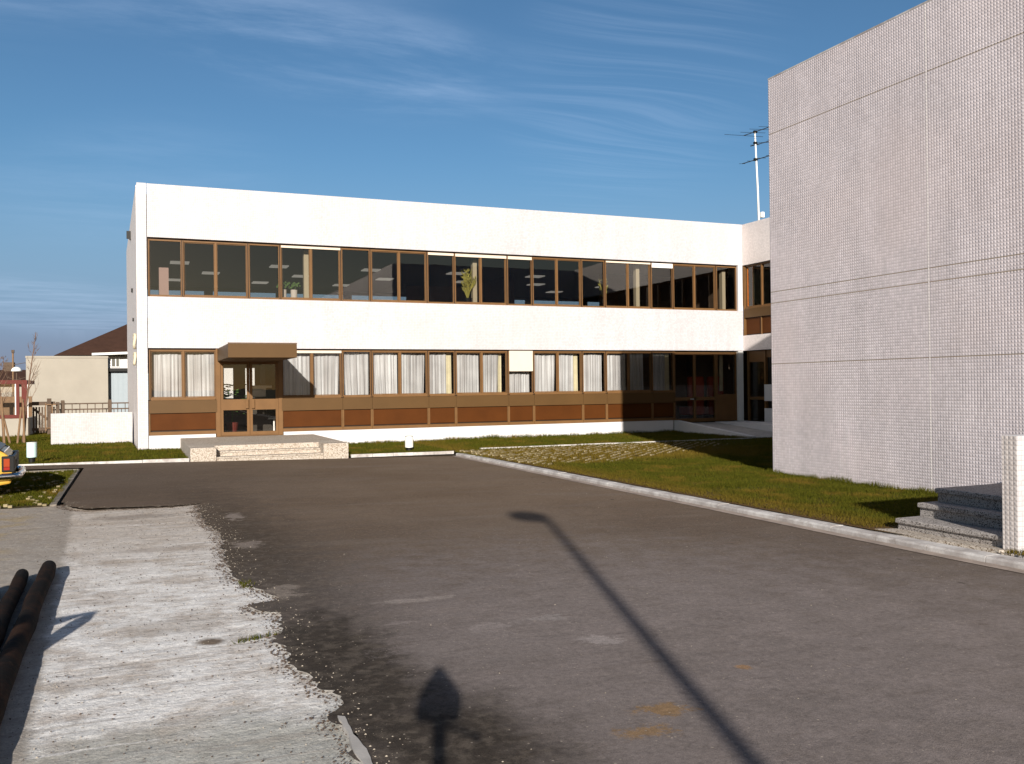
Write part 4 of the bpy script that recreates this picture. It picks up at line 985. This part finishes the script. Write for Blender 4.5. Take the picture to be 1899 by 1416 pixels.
# round opal lantern on a mast standing above the shelter
LC = (-5.42, 52, 2.72)
ln = empty('globe_lantern', (LC[0], 52, 0), 'white half-globe lantern with metal hoops above the red shelter', 'lantern')
mb = MB(); mb.tube([(LC[0],52,0),(LC[0],52,2.7)], .03, 6); mb.build('pole', M['wood_dark'], ln)
mb = MB(); mb.lathe(LC, [(.25*math.cos(a),.23*math.sin(a)) for a in [i*math.pi/11 for i in range(6)]], 18); mb.build('globe', M['opal_white'], ln, smooth=True)
mb = MB(); x_ = LC[0]; mb.tube([(x_-.5,51.9,2.75),(x_-.42,51.9,2.42),(x_,51.9,2.28),(x_+.45,51.9,2.42),(x_+.55,51.9,2.8)], .014, 5); mb.tube([(x_-.1,51.9,3.05),(x_+.4,51.9,3.15),(x_+.6,51.9,2.9)], .014, 5); mb.build('hoop', M['wood_dark'], ln)
# street pole far behind
sp = empty('utility_pole', (-6.44, 60, 0), 'thin wooden utility pole far behind the shelter', 'pole')
mb = MB(); mb.tube([(-6.44,60,-.2),(-6.43,60,4.1)], .05, 6); mb.build('pole_shaft', M['wood_pale'], sp)
mb = MB(); mb.box(-6.50,-6.36,59.9,60.1,3.95,4.12); mb.build('insulator', M['wood_dark'], sp)
# distant houses
def gable(x, y, w, d, h, rh, label, roofm, wallm=None):
    e = empty('distant_house', (x, y, 0), label, 'house', 'distant houses on the left horizon')
    mb = MB(); mb.box(x-w/2, x+w/2, y, y+d, -.3, h); mb.build('wall', wallm or M['beige'], e)
    mb = MB(); mb.add([(x-w/2-.3,y-.3,h),(x+w/2+.3,y-.3,h),(x+w/2+.3,y+d+.3,h),(x-w/2-.3,y+d+.3,h),(x-w/2+w*.3,y+d/2,h+rh),(x+w/2-w*.3,y+d/2,h+rh)],
        [(0,1,5,4),(1,2,5),(2,3,4,5),(3,0,4),(0,3,2,1)]); mb.build('roof', roofm, e)
    mb = MB(); mb.box(x-.3,x+.3,y+d/2-.3,y+d/2+.3,h+rh*.5,h+rh+.5); mb.build('chimney', M['wood_dark'], e)
gable(-7.6, 66, 6.5, 6, 2.1, 1.05, 'distant low house with a brown roof behind the red shelter', M['roof_tiles'])
gable(-24, 120, 12, 8, 3, 2.2, 'far house with brown roof at the left horizon', M['roof_tiles'])
gable(-40, 150, 14, 9, 3, 2.4, 'farther house beyond the left edge of the horizon', M['roof_tiles'])
gable(70, 190, 14, 9, 3, 2.4, 'house hidden far behind the office building', M['roof_tiles'])

# ---- bare trees
def bare_tree(name, base, top, label, group, n=26, seed=0, rad=.03, lean=(0,0), stakes=False, spread=.5, cat='tree', twl=.9):
    r_ = random.Random(seed); e = empty(name, base, label, cat, group)
    B = Vector(base); Tp = Vector(top); L = (Tp-B).length
    mb = MB(); pts = []
    for i in range(9):
        t_ = i/8; pts.append(B.lerp(Tp, t_)+Vector((math.sin(t_*5+seed)*.03*L*.2, r_.uniform(-.02,.02), 0)))
    mb.tube(pts, [rad*(1-.85*i/8) for i in range(9)], 7); mb.build('trunk', M['bark'], e, smooth=True)
    mb = MB()
    for k in range(n):
        t_ = r_.uniform(.28, .97); p = B.lerp(Tp, t_); a = r_.uniform(0,6.28); l = L*.28*(1.15-t_)*r_.uniform(.6,1.2)*twl
        d = Vector((math.cos(a)*spread, math.sin(a)*spread, .9)).normalized()
        q = p+d*l*.5+Vector((0,0,.02)); s_ = p+d*l+Vector((0,0,.08*l))
        mb.tube([p,q,s_], [rad*.35*(1.1-t_),rad*.22*(1.1-t_),rad*.05], 4)
        for j in range(4):
            u = p.lerp(s_, r_.uniform(.3,.9)); aa = r_.uniform(0,6.28); ll = l*r_.uniform(.25,.5)
            d2 = (d+Vector((math.cos(aa)*.6, math.sin(aa)*.6, .1))).normalized(); mb.tube([u, u+d2*ll], [rad*.12,rad*.04], 3)
    mb.build('branches', M['bark'], e)
bare_tree('sapling', (-3.85, 33.2, 0), (-3.98, 33, 3.35), 'bare staked sapling nearest the left edge of the photo', 'bare saplings by the red shelter', seed=1, rad=.045)
bare_tree('sapling', (-3.30, 33.0, 0), (-2.88, 33, 3.6), 'bare leaning sapling in front of the red shelter post', 'bare saplings by the red shelter', seed=2, rad=.045)
for i, (a, b) in enumerate((((-3.78,32.9,0),(-3.86,32.9,1.55)), ((-3.62,32.9,0),(-3.90,32.95,1.3)), ((-3.42,32.85,0),(-3.30,32.9,1.2)), ((-3.22,32.85,0),(-3.25,32.9,1.45)))):
    mb = MB(); mb.tube([a, b], [.035,.03], 7); o = mb.build('tree_stake', M['wood_pale'])
    tag(o, ['pale wooden stake tied to the sapling at the left edge', 'leaning wooden stake crossing the left sapling', 'wooden stake left of the leaning sapling', 'wooden stake right beside the leaning sapling'][i], 'stake', 'wooden stakes holding the saplings')
for i, (x, y, h) in enumerate(((-4.6,41.5,1.7),(-5.3,41.8,1.9),(-4.2,42.2,1.5))):
    bare_tree('bare_shrub', (x, y, 0), (x+.1, y, h), ['leafless brown shrub seen through the shelter glass, middle one','leafless brown shrub at the far left behind the shelter glass','leafless brown shrub behind the shelter post'][i], 'leafless shrubs behind the shelter', n=50, seed=i+9, rad=.03, spread=1.1, twl=2.0)
for i in range(16):
    x = -14-i*7.5+random.uniform(-2,2); y = 150+random.uniform(-25,40)
    bare_tree('distant_tree', (x, y, 0), (x+.4, y, random.uniform(5,8.5)), 'bare winter tree on the far left horizon', 'bare trees on the far horizon', n=46, seed=i+30, rad=.16, spread=1.0, twl=1.5)
# hedge line that closes the horizon
def hedge(name, x0, x1, y, h, label):
    mb = MB(); x = x0; r_ = random.Random(5)
    v = []; f = []
    for k in range(5200):
        x = r_.uniform(x0, x1); yy = y+r_.uniform(-3,3); top = h*(.75+.35*mnoise.noise(Vector((x*.12,0,2)))+.25*mnoise.noise(Vector((x*.5,0,8)))); z = r_.uniform(0, max(.3,top)); s_ = r_.uniform(.15,.5)
        o = len(v); a = r_.uniform(0,6.28)
        v += [(x,yy,z),(x+s_*math.cos(a),yy+s_*math.sin(a),z+s_*.4),(x+s_*.2,yy,z+s_)]; f.append((o,o+1,o+2))
    me = bpy.data.meshes.new(name); me.from_pydata(v, [], f); me.materials.append(M['hedge']); o = bpy.data.objects.new(name, me); COL.objects.link(o); tag(o, label, kind='stuff')
M['hedge'] = plain('brown_winter_hedge', (.075,.05,.032), .95, var=.3, scale=1)
hedge('far_hedge', -120, 160, 175, 4.2, 'brown winter woodland closing the horizon')

# ================================================================= car at the left edge
def make_car(x, y, z):
    e = empty('parked_car', (x, y, z), 'yellow hatchback parked on the turf bed, only its tail in the photo', 'car')
    W2 = .78; 
    # side profile: u forward (towards -X) from the tail, z height
    prof = [(0.0,.30),(-.02,.52),(.02,.73),(.10,.80),(1.02,1.30),(2.0,1.34),(2.35,1.30),(2.95,.92),(3.95,.80),(4.05,.62),(4.05,.34),(3.6,.22),(.5,.22)]
    def P(u, v_, zz): return (x-u, y+v_, z+zz)
    mb = MB(); n = len(prof); vs = []
    for sgn in (-1, 1):
        for inset in (0, 1):
            for (u, zz) in prof:
                t_ = max(0, (zz-.82)/.52); w_ = W2-(.03 if inset == 0 else 0)*0-.17*t_-(0.0 if .3 < zz < .8 else .02)
                vs.append(P(u, sgn*(w_ if inset == 0 else w_-.001), zz))
    # use only outer rings
    A = vs[0:n]; Bq = vs[2*n:3*n]
    mb.add(A+Bq, [tuple(range(n)), tuple(range(2*n-1, n-1, -1))]+[(i, n+i, n+(i+1) % n, (i+1) % n) for i in range(n)])
    mb.build('body', M['car'], e, bevel=.035)
    def skin(name, uz, mat, ww, lift=.006):
        m_ = MB(); m_.add([P(u, -ww_, zz) for (u, zz, ww_) in uz]+[P(u, ww_, zz) for (u, zz, ww_) in uz][::-1], [tuple(range(2*len(uz)))]); return m_.build(name, mat, e)
    # rear window and its grey-black surround on the sloping tail
    m_ = MB(); m_.add([P(.15,-.69,.845),P(.15,.69,.845),P(.98,.53,1.294),P(.98,-.53,1.294),P(.14,-.70,.857),P(.14,.70,.857),P(.97,.54,1.306),P(.97,-.54,1.306)], [(0,3,2,1),(4,5,6,7),(0,1,5,4),(1,2,6,5),(2,3,7,6),(3,0,4,7)]); m_.build('rear_window', M['carglass'], e)
    m_ = MB(); m_.tube([P(.10,-.745,.805),P(.985,-.60,1.30)], .012, 6); m_.tube([P(.10,.745,.805),P(.985,.60,1.30)], .012, 6); m_.tube([P(.10,-.745,.808),P(.10,.745,.808)], .012, 6); m_.build('window_trim', M['chrome'], e)
    # dark tail panel and wrap-round lamps
    m_ = MB(); m_.box(x+.0, x+.045, y-.45, y+.45, z+.50, z+.73); m_.build('tail_panel', M['black'], e, bevel=.01)
    m_ = MB(); m_.box(x+.045, x+.055, y-.26, y+.26, z+.54, z+.65); m_.build('number_plate', M['plate'], e)
    for s_ in (-1, 1):
        m_ = MB(); ya, yb = sorted((y+s_*.46, y+s_*.80)); m_.box(x-.13, x+.05, ya, yb, z+.49, z+.74); tl = m_.build('tail_light', M['black'], e, bevel=.012)
        ys = sorted((y+s_*.62, y+s_*.808)); m_ = MB(); m_.box(x-.10, x-.015, ys[0], ys[1], z+.57, z+.70); m_.build('lens', M['orange_lens'], tl, bevel=.006)
        m_ = MB(); m_.box(x-.10, x-.015, ys[0], ys[1], z+.52, z+.567); m_.build('lens', M['red_lens'], tl, bevel=.006)
        # side windows
        m_ = MB(); yy = y+s_*.0
        q = [(.62,.905,.765),(2.70,.905,.765),(2.22,1.26,.655),(1.05,1.26,.655)]
        m_.add([P(u, s_*(w_+.006), zz) for u, zz, w_ in q]+[P(u, s_*(w_-.02), zz) for u, zz, w_ in q], [(0,1,2,3),(7,6,5,4),(0,1,5,4),(1,2,6,5),(2,3,7,6),(3,0,4,7)]); m_.build('side_window', M['carglass'], e)
        m_ = MB(); m_.box(x-4.07, x-3.98, y+s_*.58-.12, y+s_*.58+.12, z+.56, z+.72); m_.build('headlight', M['opal_white'], e, bevel=.02)
        for uu in (.75, 3.25):
            m_ = MB(lambda a, b, c, uu=uu, s_=s_: (x-uu+b, y+s_*(.62)+a*1.0, z+.28+c)); 
            prof_ = [(-.09,.20),(-.09,.27),(-.07,.29),(.07,.29),(.09,.27),(.09,.20)]
            vs = []; fs = []
            for k in range(24):
                w_ = 2*math.pi*k/24
                for (aa, rr) in prof_: vs.append((aa, rr*math.cos(w_), rr*math.sin(w_)))
            for k in range(24):
                for j in range(6): fs.append((k*6+j, k*6+(j+1) % 6, ((k+1) % 24)*6+(j+1) % 6, ((k+1) % 24)*6+j))
            m_.add(vs, fs); wh = m_.build('wheel', M['tyre'], e, smooth=False)
            m_ = MB(lambda a, b, c, uu=uu, s_=s_: (x-uu+b, y+s_*(.62)+a, z+.28+c)); vs = [(s_*.06, .2*math.cos(k*math.pi/10), .2*math.sin(k*math.pi/10)) for k in range(20)]+[(s_*.03, .2*math.cos(k*math.pi/10), .2*math.sin(k*math.pi/10)) for k in range(20)]
            m_.add(vs, [tuple(range(20)), tuple(range(39,19,-1))]+[(k,(k+1)%20,20+(k+1)%20,20+k) for k in range(20)]); m_.build('rim', M['steel'], wh)
    m_ = MB(); m_.tube([P(.55,-.83,.42),P(.0,-.83,.42),P(-.10,-.74,.42),P(-.13,0,.42),P(-.10,.74,.42),P(.0,.83,.42),P(.55,.83,.42)], .055, 8); m_.build('rear_bumper', M['chrome'], e, smooth=True)
    m_ = MB(); m_.tube([P(3.6,-.80,.42),P(4.08,-.76,.42),P(4.13,0,.42),P(4.08,.76,.42),P(3.6,.80,.42)], .05, 8); m_.build('front_bumper', M['chrome'], e, smooth=True)
    m_ = MB(); m_.add([P(2.36,-.60,1.295),P(2.36,.60,1.295),P(2.93,.72,.94),P(2.93,-.72,.94),P(2.375,-.60,1.305),P(2.375,.60,1.305),P(2.945,.72,.95),P(2.945,-.72,.95)], [(0,1,2,3),(7,6,5,4),(0,1,5,4),(1,2,6,5),(2,3,7,6),(3,0,4,7)]); m_.build('windscreen', M['carglass'], e)
    return e
car = make_car(-1.84, 17.1, -.06); car.rotation_euler.z = R(3.6)

# ================================================================= pipes, plank, added shadow barrier on the yard
def pipe(a, b, r0, label):
    a = Vector(a); b = Vector(b); mb = MB(); n = 18; pts = [a.lerp(b, i/n) for i in range(n+1)]
    pts = [p+Vector((.006*math.sin(i*1.3), 0, .004*math.sin(i*2.1))) for i, p in enumerate(pts)]
    rr = [r0*(1+.05*math.sin(i*2.3)) for i in range(n+1)]; rr[0] = r0*.93
    pts = [pts[0]-(pts[1]-pts[0])*.06]+pts; rr = [r0*.80]+rr
    mb.tube(pts, rr, 20); o = mb.build('pipe', M['pipe'], smooth=True); return tag(o, label, 'pipe', 'rusty pipes lying at the left edge')
pipe((-.735, 9.45, .068), (-.665, 2.6, .068), .067, 'rusty dark pipe nearest the tarmac, longest of the bundle')
pipe((-.93, 9.2, .06), (-.76, 2.4, .06), .058, 'dark pipe running behind the front pipe of the bundle')
pipe((-1.12, 8.75, .06), (-1.0, 2.4, .06), .058, 'dark pipe end showing at the very edge of the photo')
for i, y in enumerate(()):
    mb = MB(); mb.box(-1.55, -.50, y, y+.10, .0, .055); o = mb.build('bearer', M['wood_dark'])
    tag(o, ['dark timber bearer under the far ends of the pipes', 'dark timber bearer under the near ends of the pipes'][i], 'timber')
mb = MB(); mb.add([(-.775,6.5,.005),(-.725,6.5,.005),(-.69,5.0,.005),(-.735,5.0,.005),(-.775,6.5,.035),(-.725,6.5,.035),(-.69,5.0,.035),(-.735,5.0,.035)], [(0,3,2,1),(4,5,6,7),(0,1,5,4),(1,2,6,5),(2,3,7,6),(3,0,4,7)])
tag(mb.build('plank', M['white_paint']), 'white plank lying between the pipes', 'plank')
# unseen barrier, form made up to cast the arrow-like shadow on the yard
so = empty('shadow_barrier', (-1.25, 4.8, 0), 'unseen wooden barrier added beside the pipes to cast the arrow-like shadow', 'barrier')
hx, hy = -.28-3.06*math.sin(SUN_AZ), 7.73-3.06*math.cos(SUN_AZ)
mb = MB(); mb.tube([(hx,hy,0),(hx,hy,.90),(hx,hy,.99)], [.07,.07,.02], 8); mb.build('post', M['wood_dark'], so)
mb = MB(); mb.add([(hx,hy,.99),(hx-.35,hy-.17,1.0),(hx-1.1,hy-.5,1.0),(hx-1.1,hy-.5,.80),(hx-.35,hy-.17,.82),
                   (hx,hy+.03,.99),(hx-.35,hy-.14,1.0),(hx-1.1,hy-.47,1.0),(hx-1.1,hy-.47,.80),(hx-.35,hy-.14,.82)], [(0,1,2,3,4),(9,8,7,6,5),(0,5,6,1),(1,6,7,2),(2,7,8,3),(3,8,9,4),(4,9,5,0)]); mb.build('board', M['wood_pale'], so)
mb = MB(); mb.tube([(hx-1.05,hy-.47,0),(hx-1.05,hy-.47,.95)], .03, 6); mb.build('post', M['wood_dark'], so)

# ================================================================= things behind the camera that throw the foreground shadows
tip = Vector((4.79, 10.64, 0)); h = 6.0; dd = h/math.tan(SUN_EL)
lbx, lby = tip.x-dd*math.sin(SUN_AZ)+.13, tip.y-dd*math.cos(SUN_AZ)
sl = empty('street_lamp', (lbx, lby, G(lbx)), 'single-arm street lamp behind the camera casting the long shadow on the tarmac', 'street lamp')
mb = MB(); mb.tube([(lbx,lby,0),(lbx,lby,5.9),(lbx-.03,lby+.04,6.0),(lbx-.10,lby+.12,6.03)], [.072,.05,.05,.05], 12); mb.build('pole', M['steel'], sl, smooth=True)
mb = MB()
d = Vector((-.55,.83,0)).normalized(); c0 = Vector((lbx,lby,6.03))+d*.28
pts = [c0+d*(t_*.30)+Vector((0,0,0)) for t_ in (-1,-.9,-.6,-.2,.2,.6,.9,1)]; mb.tube(pts, [.05,.10,.14,.155,.155,.13,.08,.03], 14); mb.build('lamp_head', M['steel'], sl, smooth=True)
cp = empty('view_camera', (0, -.16, 1.62), 'large camera on a tripod, standing where the photograph was taken', 'camera')
fx, fy = math.sin(R(22.65)), math.cos(R(22.65))
loc = lambda a, b, c: (a*fy+b*fx, -a*fx+b*fy, c)     # a sideways, b along the view
mb = MB(loc); mb.box(-.115,.115,-.30,-.06,1.60,1.70); mb.build('camera_body', M['black'], cp, bevel=.02)
mb = MB(loc); mb.add([(-.105,-.29,1.702),(.105,-.29,1.702),(.105,-.09,1.702),(-.105,-.09,1.702),(-.02,-.22,1.86),(.02,-.22,1.86),(.02,-.16,1.86),(-.02,-.16,1.86)], [(0,3,2,1),(4,5,6,7),(0,1,5,4),(1,2,6,5),(2,3,7,6),(3,0,4,7)]); mb.build('viewfinder_hood', M['black'], cp)
mb = MB(loc); mb.tube([(0,-.06,1.70),(0,-.02,1.70)], .035, 16); mb.build('lens', M['black'], cp)
tp = empty('tripod', (0, -.16, 0), 'black tripod carrying the camera', 'tripod')
mb = MB(loc); mb.tube([(0,-.18,1.598),(0,-.18,1.12)], .034, 12); mb.build('centre_column', M['black'], tp)
mb = MB(loc); mb.tube([(.02,-.18,1.555),(.16,-.26,1.55),(.20,-.28,1.53)], [.012,.012,.022], 8); mb.build('pan_handle', M['black'], tp)
for k in range(3):
    a = R(30+120*k); mb = MB(loc); mb.tube([(.03*math.cos(a),-.18+.03*math.sin(a),1.30),(.42*math.cos(a),-.18+.42*math.sin(a),.0)], [.03,.016], 8); mb.build('leg', M['black'], tp)

# ================================================================= sky, sun, camera
wld = NT('World', world=True); sc.world = wld.m
tc = wld.new('ShaderNodeTexCoord').outputs['Generated']
sky = wld.new('ShaderNodeTexSky', sky_type='NISHITA'); sky.sun_disc = False
sky.sun_elevation = SUN_EL; sky.sun_rotation = SUN_AZ+math.pi; sky.altitude = 60; sky.air_density = 1.0; sky.dust_density = .6; sky.ozone_density = 2.2
sx = wld.new('ShaderNodeSeparateXYZ'); wld.l.new(tc, sx.inputs[0]); X_, Y_, Z_ = sx.outputs
zc = wld.math('MAXIMUM', Z_, .06)
u = wld.math('DIVIDE', X_, zc); v = wld.math('DIVIDE', Y_, zc)
cv = wld.new('ShaderNodeCombineXYZ'); wld.l.new(u, cv.inputs[0]); wld.l.new(v, cv.inputs[1])
warp = wld.new('ShaderNodeTexNoise'); wld.l.new(cv.outputs[0], warp.inputs[0]); warp.inputs['Scale'].default_value = .5
wv = wld.vmath('ADD', cv.outputs[0], wld.vmath('MULTIPLY', warp.outputs['Color'], (1.0,1.0,0)))
n1 = wld.new('ShaderNodeTexNoise'); wld.l.new(wld.mapv(wv, (.9,1.9,1), rot=(0,0,R(-50))), n1.inputs[0]); n1.inputs['Scale'].default_value = 1.0; n1.inputs['Detail'].default_value = 10; n1.inputs['Roughness'].default_value = .68
n2 = wld.new('ShaderNodeTexNoise'); wld.l.new(wld.mapv(wv, (.5,7,1), rot=(0,0,R(20))), n2.inputs[0]); n2.inputs['Scale'].default_value = 1.3; n2.inputs['Detail'].default_value = 8; n2.inputs['Roughness'].default_value = .6
def patch(az, el, raz, rel, rot=0):
    """soft patch of cloud in a fixed compass direction"""
    a = wld.math('ARCTAN2', X_, Y_); e = wld.math('ARCSINE', Z_)
    a = wld.math('SUBTRACT', a, R(az)); e = wld.math('SUBTRACT', e, R(el)); c_, s_ = math.cos(R(rot)), math.sin(R(rot))
    p = wld.math('MULTIPLY', wld.math('ADD', wld.math('MULTIPLY', a, c_), wld.math('MULTIPLY', e, s_)), 1/R(raz))
    q = wld.math('MULTIPLY', wld.math('SUBTRACT', wld.math('MULTIPLY', e, c_), wld.math('MULTIPLY', a, s_)), 1/R(rel))
    return wld.step(wld.math('ADD', wld.math('MULTIPLY', p, p), wld.math('MULTIPLY', q, q)), 0, 1.6, inv=True)
cloud_a = wld.math('MULTIPLY', wld.step(n1.outputs[0], .36, .72), wld.math('MAXIMUM', patch(12, 20, 12, 3.2, -8), wld.math('MULTIPLY', patch(2, 22.5, 16, 2.6, 4), .6)))
cloud_b = wld.math('MULTIPLY', wld.step(n2.outputs[0], .40, .68), wld.math('MAXIMUM', patch(31, 19, 9, 7, 40), patch(-30, 30, 30, 14)))
cloud_c = wld.math('MULTIPLY', wld.step(n1.outputs[0], .30, .75), wld.math('MAXIMUM', patch(-2, 4.5, 10, 1.6, -6), wld.math('MULTIPLY', patch(0, 12, 8, 3.5, 10), .35)))
cl = wld.math('ADD', wld.math('ADD', wld.math('MULTIPLY', cloud_a, .24), wld.math('MULTIPLY', cloud_b, .09)), wld.math('MULTIPLY', cloud_c, .22), clamp=True)
north = wld.step(Y_, -.1, .3)
tint = wld.mix(1, sky.outputs[0], wld.mix(north, (.95,.85,.72,1), (.72,1.01,1.18,1)), 'MULTIPLY')
tint = wld.mix(wld.math('MULTIPLY', wld.step(Z_, .02, .26, inv=True), north), tint, (3.0,4.4,6.6,1))
tint = wld.mix(wld.math('MULTIPLY', wld.math('MULTIPLY', wld.step(Z_, 0, .09, inv=True), .8), north), tint, (3.0,3.2,4.0,1))
col = wld.mix(cl, tint, (9.0,11.0,14.5,1))
bg = wld.new('ShaderNodeBackground'); wld.l.new(col, bg.inputs[0]); bg.inputs[1].default_value = SKY_STR
ow = wld.new('ShaderNodeOutputWorld'); wld.l.new(bg.outputs[0], ow.inputs[0])
sd = bpy.data.lights.new('sun', 'SUN'); sd.energy = SUN_STR; sd.angle = R(.55); sd.color = (1, .93, .83)
so_ = bpy.data.objects.new('sun', sd); COL.objects.link(so_)
dirv = Vector((math.sin(SUN_AZ)*math.cos(SUN_EL), math.cos(SUN_AZ)*math.cos(SUN_EL), -math.sin(SUN_EL)))
so_.rotation_euler = dirv.to_track_quat('-Z', 'Y').to_euler(); so_.location = (0,-30,30)
cd = bpy.data.cameras.new('camera'); cam = bpy.data.objects.new('camera', cd); COL.objects.link(cam); sc.camera = cam
cd.sensor_width = 36; cd.lens = 1684.87/1899*36; cd.clip_start = .05; cd.clip_end = 6000
yaw, pit, rol = R(22.6505), R(.2319), R(-.6717)
fw = Vector((math.sin(yaw)*math.cos(pit), math.cos(yaw)*math.cos(pit), math.sin(pit))); rt = Vector((math.cos(yaw), -math.sin(yaw), 0)); up = rt.cross(fw)
r2 = math.cos(rol)*rt+math.sin(rol)*up; u2 = -math.sin(rol)*rt+math.cos(rol)*up
cam.matrix_world = Matrix(((r2.x,u2.x,-fw.x,0),(r2.y,u2.y,-fw.y,0),(r2.z,u2.z,-fw.z,1.7),(0,0,0,1)))
sc.render.engine = 'CYCLES'
sc.cycles.max_bounces = 8; sc.cycles.transparent_max_bounces = 16; sc.cycles.caustics_reflective = False; sc.cycles.caustics_refractive = False
sc.view_settings.view_transform = 'Standard'; sc.view_settings.look = 'None'; sc.view_settings.gamma = 1; sc.view_settings.exposure = EXPO
